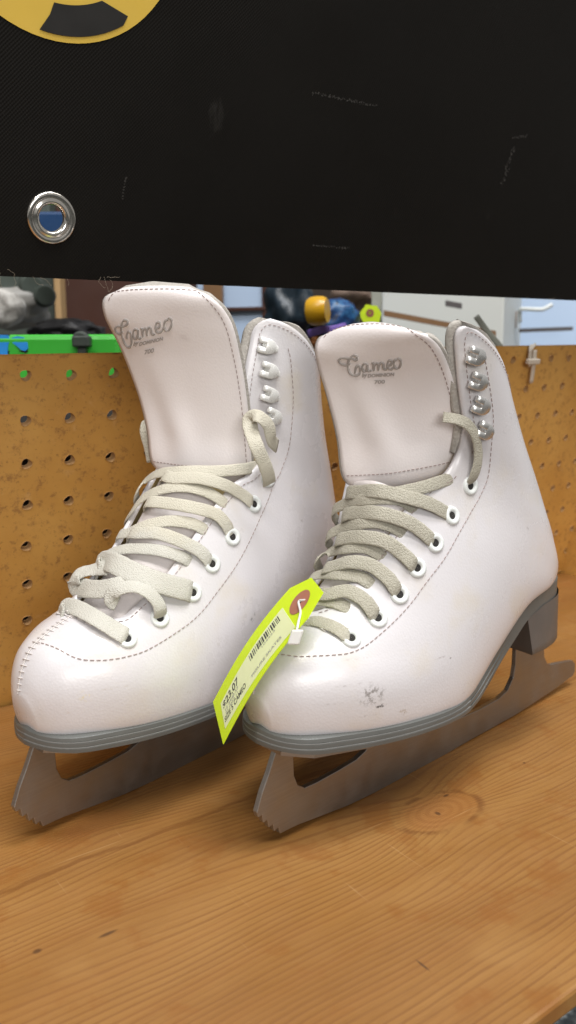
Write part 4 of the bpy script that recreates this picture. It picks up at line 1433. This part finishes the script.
# ---- price tag -----------------------------------------------------------------------------
def price_tag():
    Q = np.array([(-.0042, .0506, .0480), (-.0178, .0193, .0431), (.0134, -.0031, .0989), (.0270, .0281, .1039)])
    Q = CAM + (Q - CAM) * .944
    O_ = Q[0]
    eu = Q[1] - Q[0]
    wd = np.linalg.norm(eu)
    eu /= wd
    ev = Q[3] - Q[0]
    ev -= eu * ev.dot(eu)
    ht = np.linalg.norm(ev)
    ev /= ht
    n = np.cross(eu, ev)
    if n.dot(CAM - O_) < 0:
        n = -n
    def uv(px, py):
        d = hit(px, py, O_, n) - O_
        return d @ eu, d @ ev
    def P(u, v, t=0.0):
        f = v / ht
        bow = .0035 * math.sin(math.pi * min(max(f, 0), 1.2) / 1.2)
        return O_ + eu * u + ev * v + n * (t + bow)
    px = [(213, 702), (223, 744), (311, 620), (323.5, 592.5), (311.7, 578), (293, 590)]
    poly = [uv(*p) for p in px]
    vb = max(p[1] for p in poly)
    # slices across the card so that it can bow
    def sheet(pl, t0, t1, nslice=16):
        m = MB()
        vs_ = sorted(set([p[1] for p in pl] + list(np.linspace(min(p[1] for p in pl), max(p[1] for p in pl), nslice))))
        rows = []
        for v in vs_:
            xs = []
            for i in range(len(pl)):
                a, b = pl[i], pl[(i + 1) % len(pl)]
                if abs(a[1] - b[1]) < 1e-9:
                    if abs(a[1] - v) < 1e-9:
                        xs += [a[0], b[0]]
                    continue
                f = (v - a[1]) / (b[1] - a[1])
                if -1e-9 <= f <= 1 + 1e-9:
                    xs.append(a[0] + (b[0] - a[0]) * f)
            if xs:
                rows.append((min(xs), max(xs), v))
        vs, fs = [], []
        for a, b, v in rows:
            vs += [P(a, v, t0), P(b, v, t0), P(b, v, t1), P(a, v, t1)]
        for i in range(len(rows) - 1):
            for j in range(4):
                j2 = (j + 1) % 4
                fs.append((i * 4 + j, i * 4 + j2, i * 4 + 4 + j2, i * 4 + 4 + j))
        fs += [(0, 1, 2, 3), tuple((len(rows) - 1) * 4 + j for j in (3, 2, 1, 0))]
        return m.add(vs, fs)
    root = sheet(poly, -.0003, 0.0).build('price_tag', M['neon'])
    tag(root, 'bright yellow price tag leaning between the toes of the two skates', 'price tag')
    lab = [uv(*p) for p in ((222.5, 704.5), (226.5, 729.5), (300.5, 630.0), (287.5, 610.5))]
    la = sheet(lab, .00005, .00018).build('label_sticker', M['label'], root)
    # printing on the sticker; text runs up the card
    l0, l1, l2, l3 = [np.array(p) for p in lab]
    def lp(a, b):
        """a along the text (0 low end), b across (0 = edge by the bar code, 1 = other edge)"""
        p = (l0 * (1 - b) + l1 * b) * (1 - a) + (l3 * (1 - b) + l2 * b) * a
        return p
    def text(body, a0, a1, b0, b1, mat, bold=.012):
        cu = bpy.data.curves.new('text', 'FONT')
        cu.body = body
        cu.offset = bold
        ob = bpy.data.objects.new('text', cu)
        COL.objects.link(ob)
        bpy.context.view_layer.update()
        dg = bpy.context.evaluated_depsgraph_get()
        me = ob.evaluated_get(dg).to_mesh()
        xs = [v.co.x for v in me.vertices]
        x0, wx = min(xs), max(xs) - min(xs)
        vs = []
        for v in me.vertices:
            a = a0 + (a1 - a0) * (v.co.x - x0) / wx
            b = b1 + (b0 - b1) * v.co.y / .72
            p = lp(a, b)
            vs.append(P(p[0], p[1], .00026))
        fs = [tuple(p.vertices) for p in me.polygons]
        bpy.data.objects.remove(ob)
        bpy.data.curves.remove(cu)
        mesh('printed_text', vs, fs, mat, la)
    text('$23.07', .03, .30, .10, .36, M['ink'], .02)
    text('12 3440 57', .05, .28, .42, .52, M['ink_grey'])
    text('01 0023 11', .05, .26, .56, .64, M['ink_grey'])
    text('SIZE 5 CAMEO', .02, .37, .66, .84, M['ink'], .015)
    text('FIGURE SKATES', .46, .86, .76, .85, M['ink_grey'])
    text('104223', .66, .84, .36, .42, M['ink_grey'])
    m = MB()
    x = .50
    while x < .93:
        w_ = random.choice([.006, .010, .016])
        q = [lp(x, .08), lp(x + w_, .08), lp(x + w_, .32), lp(x, .32)]
        m.add([P(p[0], p[1], .00026) for p in q], [(0, 1, 2, 3)])
        x += w_ + random.choice([.007, .010, .015])
    m.build('bar_code', M['ink'], la)
    # reinforcement ring, plastic barb
    c = np.array(uv(303, 604))
    rr = .0062
    vs, fs = [], []
    for r in (.0014, rr):
        for j in range(28):
            a = 2 * math.pi * j / 28
            vs.append(P(c[0] + r * math.cos(a), c[1] + r * math.sin(a), .0002))
    fs = [(j, (j + 1) % 28, 28 + (j + 1) % 28, 28 + j) for j in range(28)]
    mesh('reinforcement_ring', vs, fs, M['ring'], root)
    vs = [P(c[0] + .0014 * math.cos(2 * math.pi * j / 16), c[1] + .0014 * math.sin(2 * math.pi * j / 16), .00015) for j in range(16)]
    mesh('punched_shade_disc', vs, [tuple(range(16))], M['hole_shade'], root)  # hole shade painted as a dark disc on the uncut card
    hp = P(c[0], c[1], .0006)
    d0 = (hp - CAM) @ RW[2]
    e = at(295.5, 637, d0 - .0165)
    m = MB().tube(catmull(np.array([at(309, 597, d0 + .002), at(306, 600, d0 - .002), hp, at(300.5, 612, d0 - .007), at(298.5, 622, d0 - .012), e]), 8), .00055, 8)
    o = m.build('tag_fastener', M['clear'], root, True)
    ax = RW[1] * .8 + RW[0] * .25
    m = MB()
    fx, fy, fz = RW[0], RW[1], RW[2]
    m.box((-.0024, -.0031, -.0012), (.0024, .0031, .0012), lambda q: e + fx * q[0] + (fy * .95 + fx * .3) * q[1] + fz * q[2])
    bevel(m.build('fastener_head', M['clear'], root), .0006)
price_tag()

# ---- nylon tie on the pegboard's top edge ----------------------------------------------------
def nylon_tie():
    def W_(px, py, off):
        return hit(px, py, WPO + WN * off, WN)
    m = MB()
    a = W_(533, 352, .003)
    pts = [W_(530, 366, .0035), W_(530, 356, .0035), W_(531, 348.5, .003), W_(533, 345.5, -.001), W_(534.5, 346, -.005), W_(534.5, 356, -.008)]
    ribbon(m, pts, [WN, WN, (WN + WEZ) / 1.4, WEZ, -WN, -WN], .0042, .0016)
    pts = [W_(535, 350, .0035), W_(534, 362, .0045), W_(531, 383, .004)]
    ribbon(m, pts, [WN] * 3, .0046, .0018)
    o = m.build('nylon_tie', M['tie'], None, True)
    tag(o, 'white nylon tie hooked over the top edge of the pegboard', 'cable tie')
    m = MB()
    c = W_(533, 361.5, .0065)
    m.box((-.0075, -.0022, -.002), (.0075, .0022, .002), lambda q: c + WEX * q[0] + WEZ * q[1] + WN * q[2])
    bevel(m.build('tie_head', M['tie'], o), .0008)
nylon_tie()

# ---- things in the room behind the board ---------------------------------------------------
FW = np.array([RW[2][0], RW[2][1], 0.0])
FW /= np.linalg.norm(FW)
RT = np.array([FW[1], -FW[0], 0.0])
UP = np.array([0, 0, 1.0])

def facing(yaw=0.0):
    a = math.radians(yaw)
    r = RT * math.cos(a) + FW * math.sin(a)
    f = -RT * math.sin(a) + FW * math.cos(a)
    return r, f

def block(name, x0, y0, x1, y1, depth, thick, mat, yaw=0.0, parent=None, bev=.004, zlow=None):
    """upright box whose front shows between two photo positions at a distance"""
    r, f = facing(yaw)
    c = at((x0 + x1) / 2, (y0 + y1) / 2, depth)
    w = abs(x1 - x0) / F_PX * depth / max(.3, math.cos(math.radians(yaw)))
    h = abs(y1 - y0) / F_PX * depth
    lo = -h / 2 if zlow is None else zlow - c[2]
    m = MB().box((-w / 2, 0, lo), (w / 2, thick, h / 2), lambda q: c + r * q[0] + f * q[1] + UP * q[2])
    o = m.build(name, mat, parent)
    if bev:
        bevel(o, bev)
    return o

def lump(name, px, py, depth, rx, ry, rz, mat, parent=None, amp=.25, freq=2.2, seed=0):
    bm = bmesh.new()
    bmesh.ops.create_icosphere(bm, subdivisions=4, radius=1.0)
    c = at(px, py, depth)
    from mathutils import noise as mn
    for v in bm.verts:
        d = 1 + amp * mn.noise(v.co * freq + Vector((seed, seed * 2.3, 1))) + amp * .4 * mn.noise(v.co * freq * 2.7 + Vector((seed, 5, 1)))
        p = v.co * d
        v.co = Vector(c + RT * p.x * rx + FW * p.y * ry + UP * p.z * rz)
    me = bpy.data.meshes.new(name)
    bm.to_mesh(me)
    bm.free()
    me.materials.append(mat)
    me.polygons.foreach_set('use_smooth', [True] * len(me.polygons))
    o = bpy.data.objects.new(name, me)
    COL.objects.link(o)
    if parent is not None:
        o.parent = parent
    return o

# green plastic board with blue print and a grey knob
g = block('plastic_board', -70, 335, 121, 392, .60, .012, M['green'])
tag(g, 'bright green plastic board with blue print showing above the pegboard at left', 'game board')
def print_poly(name, pts, depth, mat, parent, th=.0006):
    P = [at(x, y, depth) for x, y in pts]
    n_ = len(P)
    vs = [p for p in P] + [p + FW * th for p in P]
    return MB().add(vs, [tuple(range(n_)), tuple(range(n_, 2 * n_))[::-1]] + [(i, (i + 1) % n_, n_ + (i + 1) % n_, n_ + i) for i in range(n_)]).build(name, mat, parent)
r_, f_ = facing()
fr = g
print_poly('printed_outline', [(-30, 334), (9, 334.5), (12, 337), (17, 335.5), (24, 336), (29, 342), (30, 350), (26, 353), (20, 351.5), (15, 347), (11, 348), (9, 353), (10, 358), (-30, 358)], .5985, M['black'], fr)
print_poly('blue_print', [(-30, 334), (8, 335), (10.5, 340), (8, 345), (7.5, 352), (8, 358), (-30, 358)], .5975, M['blue'], fr)
print_poly('blue_print', [(11.5, 338), (16, 336.2), (23.5, 337), (27.5, 342), (28, 348.5), (25, 351), (20.5, 349.5), (15.5, 345), (12.5, 343)], .5975, M['blue'], fr)
kn = MB()
kc = at(82.5, 341, .588)
kn.lathe([(.0062, 0), (.0066, .003), (.0066, .006), (.006, .008)], at(82.5, 340.5, .5985), -FW, 20)
kn.box((-.0065, -.006, -.0045), (.0065, .003, .0035), lambda q: kc + RT * q[0] + FW * q[1] + UP * q[2])
kn.box((-.0032, -.004, -.012), (.0032, .003, -.0045), lambda q: kc + RT * q[0] + FW * q[1] + UP * q[2])
bevel(kn.build('knob', M['darkgrey'], g), .0012)

o = lump('old_skate', 10, 306, .95, .050, .04, .026, M['skate_grey'], None, .22, 1.6, 3)
tag(o, 'grey and white old skate with dark wheels lying behind the green board', 'skate')
lump('toe_cap', -2, 309, .90, .030, .025, .022, M['fluffy'], o, .12, 1.4, 6)
for px_, py_, r_w in ((8, 283, .013), (31, 287, .014), (44, 296, .013)):
    c_ = at(px_, py_, .93)
    w_ = MB().lathe([(.003, -.008), (r_w * .8, -.0085), (r_w, -.005), (r_w, .005), (r_w * .8, .0085), (.003, .008)], c_, RT * .45 + FW * -.85, 24).build('wheel', M['darkgrey'], o)
    autosmooth(w_, 40)
    MB().lathe([(.0001, -.0095), (.005, -.0095), (.005, -.008)], c_, -(RT * -.45 + FW * .85), 16).build('wheel_hub', M['suede'], w_)
o = lump('leather_shoe', 66, 331, .90, .040, .03, .013, M['black'], None, .3, 2.0, 8)
tag(o, 'low black shoe lying behind the green board', 'shoe')
o = block('wooden_post', 54, 255, 60.5, 338, 1.15, .03, M['beige'], 0, None, .002, -.80)
tag(o, 'thin pale wooden post beside the dark brown door', 'post')
o = block('wooden_door', 60, 200, 204, 420, 1.35, .04, M['darkbrown'], 0, None, .003, -.80)
tag(o, 'dark brown wooden door behind the left skate tongue', 'door')
o = block('grey_locker', -60, 180, 54, 420, 1.45, .3, M['darkgrey'], 0, None, .003, -.80)
tag(o, 'dark grey locker behind the fluffy bundle', 'locker')
o = block('storage_bin', 20, 212, 80, 250, .80, .1, M['bin'], 0, None, .003)
tag(o, 'blue storage bin seen through the banner grommet', 'bin')

c_ = wpt(.05, -.040, -.034)  # added black box that keeps the view through the pegboard holes dark
m = MB().box((-.28, 0, -.168), (.30, .09, 0.0), lambda q: c_ + WEX * q[0] - WN * q[1] + WEZ * q[2])
o = bevel(m.build('hole_backing_box', M['blackbox']), .002)
tag(o, 'dark box added close behind the pegboard to keep its holes dark', 'box')

# glass fronted cabinet right of the left tongue
cb = block('display_cabinet', 196, 225, 274, 420, 1.25, .3, M['bluecab'], -12, None, .003, -.80)
tag(cb, 'pale cabinet with brown frame showing between the two skate tops', 'cabinet')
block('frame_rail', 222, 307, 266, 311, 1.235, .012, M['darkbrown'], -12, cb, .001)
block('frame_rail', 262, 270, 267, 345, 1.230, .012, M['darkbrown'], -12, cb, .001)
block('frame_rail', 203, 270, 222, 345, 1.226, .012, M['trim'], -12, cb, .001)

# roller skate with yellow wheel
rs = lump('skate_boot', 290, 312, .78, .026, .03, .036, M['teal'], None, .25, 1.8, 5)
tag(rs, 'dark blue roller skate with one yellow wheel behind the white skates', 'roller skate')
lump('patterned_cuff', 336, 319, .79, .022, .02, .020, M['bluepat'], rs, .2, 2.4, 2)
wc = at(317, 311, .735)
wax = RT * .93 + FW * -.30 + UP * .03
m = MB().lathe([(.0035, -.009), (.0070, -.0095), (.0110, -.0085), (.0130, -.005), (.0134, 0), (.0130, .006), (.0110, .010), (.004, .010)], wc, wax, 32)
wh = m.build('wheel', M['wheel'], rs, True)
autosmooth(wh, 40)
m = MB().lathe([(.0042, -.0112), (.0042, -.009), (.0040, -.008)], wc, wax, 20)
m.build('wheel_hub', M['darkgrey'], wh)
ribbon_m = MB()
ribbon(ribbon_m, [at(308, 334, .76), at(322, 330, .75), at(334, 329, .75), at(346, 326, .77)], [-FW] * 4, .007, .002)
ribbon_m.build('buckle_strap', M['purple'], rs, True)
lump('toe_stop', 312, 341, .80, .012, .012, .007, M['orange'], rs, .15, 2, 4)

o = lump('suede_shoe', 352, 296, .86, .024, .03, .0175, M['suede'], None, .12, 1.6, 9)
tag(o, 'brown suede shoe toe above the small yellow tag', 'shoe')
# second tag
tp = [(359, 314), (366, 304.5), (377, 306), (381.5, 313), (379, 323.5), (364, 324)]
o = print_poly('small_tag', tp, .80, M['neon'], None, .0005)
tag(o, 'small yellow tag hanging above the right skate tongue', 'tag')
c = at(370, 313, .7993)
MB().lathe([(.0012, .0002), (.0040, .0002)], c, -FW, 20, caps=False).build('reinforcement_ring', M['ring'], o)
m = MB()
ribbon(m, [at(376, 290, .82), at(377, 300, .815), at(376, 310, .81), at(377, 326, .815)], [-FW] * 4, .011, .001)
o = m.build('plastic_sleeve', M['strap'], None, True)
tag(o, 'thin grey plastic sleeve hanging beside the small yellow tag', 'sleeve')

# white drawers and pale blue locker
dr = block('drawer_unit', 384, 220, 497, 420, 1.30, .30, M['whitecab'], -24, None, .003, -.80)
tag(dr, 'white drawer unit behind the right skate tongue', 'drawers')
def slanted(name, a, b, h, depth, mat, parent, th=.006):
    p, q = at(*a, depth), at(*b, depth + .001)
    m = MB()
    vs = []
    for e in (p, q):
        for dz in (-h / 2, h / 2):
            for df in (0, th):
                vs.append(e + UP * dz + FW * df)
    m.add(vs, [(0, 1, 3, 2), (4, 6, 7, 5), (0, 4, 5, 1), (2, 3, 7, 6), (0, 2, 6, 4), (1, 5, 7, 3)])
    return m.build(name, mat, parent)
slanted('drawer_gap', (384, 313), (496, 333.8), .0085, 1.215, M['trim'], dr)
slanted('drawer_pull', (446, 303), (462, 306), .008, 1.21, M['slot'], dr)
lk = block('metal_locker', 494, 215, 640, 430, 1.42, .35, M['bluecab'], -6, None, .003, -.80)
tag(lk, 'pale blue locker with dark slots and a white hook at the far right', 'locker')
slanted('slot', (520, 330.5), (573, 328.5), .0065, 1.375, M['slot'], lk)
slanted('slot', (493, 332), (508, 330.5), .0065, 1.375, M['slot'], lk)
block('door_gap', 507, 280, 510.5, 350, 1.38, .006, M['trim'], -6, lk, 0)
block('latch', 511, 311, 517, 328, 1.37, .012, M['suede'], -6, lk, .002)
m = MB().tube(catmull(np.array([at(520, 322, 1.365), at(520, 311, 1.355), at(524, 309, 1.34), at(540, 309.5, 1.33), at(546, 308, 1.33), at(552, 304.5, 1.33)]), 6), .0036, 10)
m.build('coat_hook', M['white_paint'], lk, True)
# grey webbing strip sticking up behind the right boot
m = MB()
ribbon(m, [at(507, 356, .665), at(498, 344, .665), at(487, 331, .664), at(476, 316, .662)], [-FW] * 4, .0052, .0016)
o = m.build('webbing_strap', M['strap'], None, True)
tag(o, 'stiff grey webbing strip rising behind the right boot collar', 'strap')
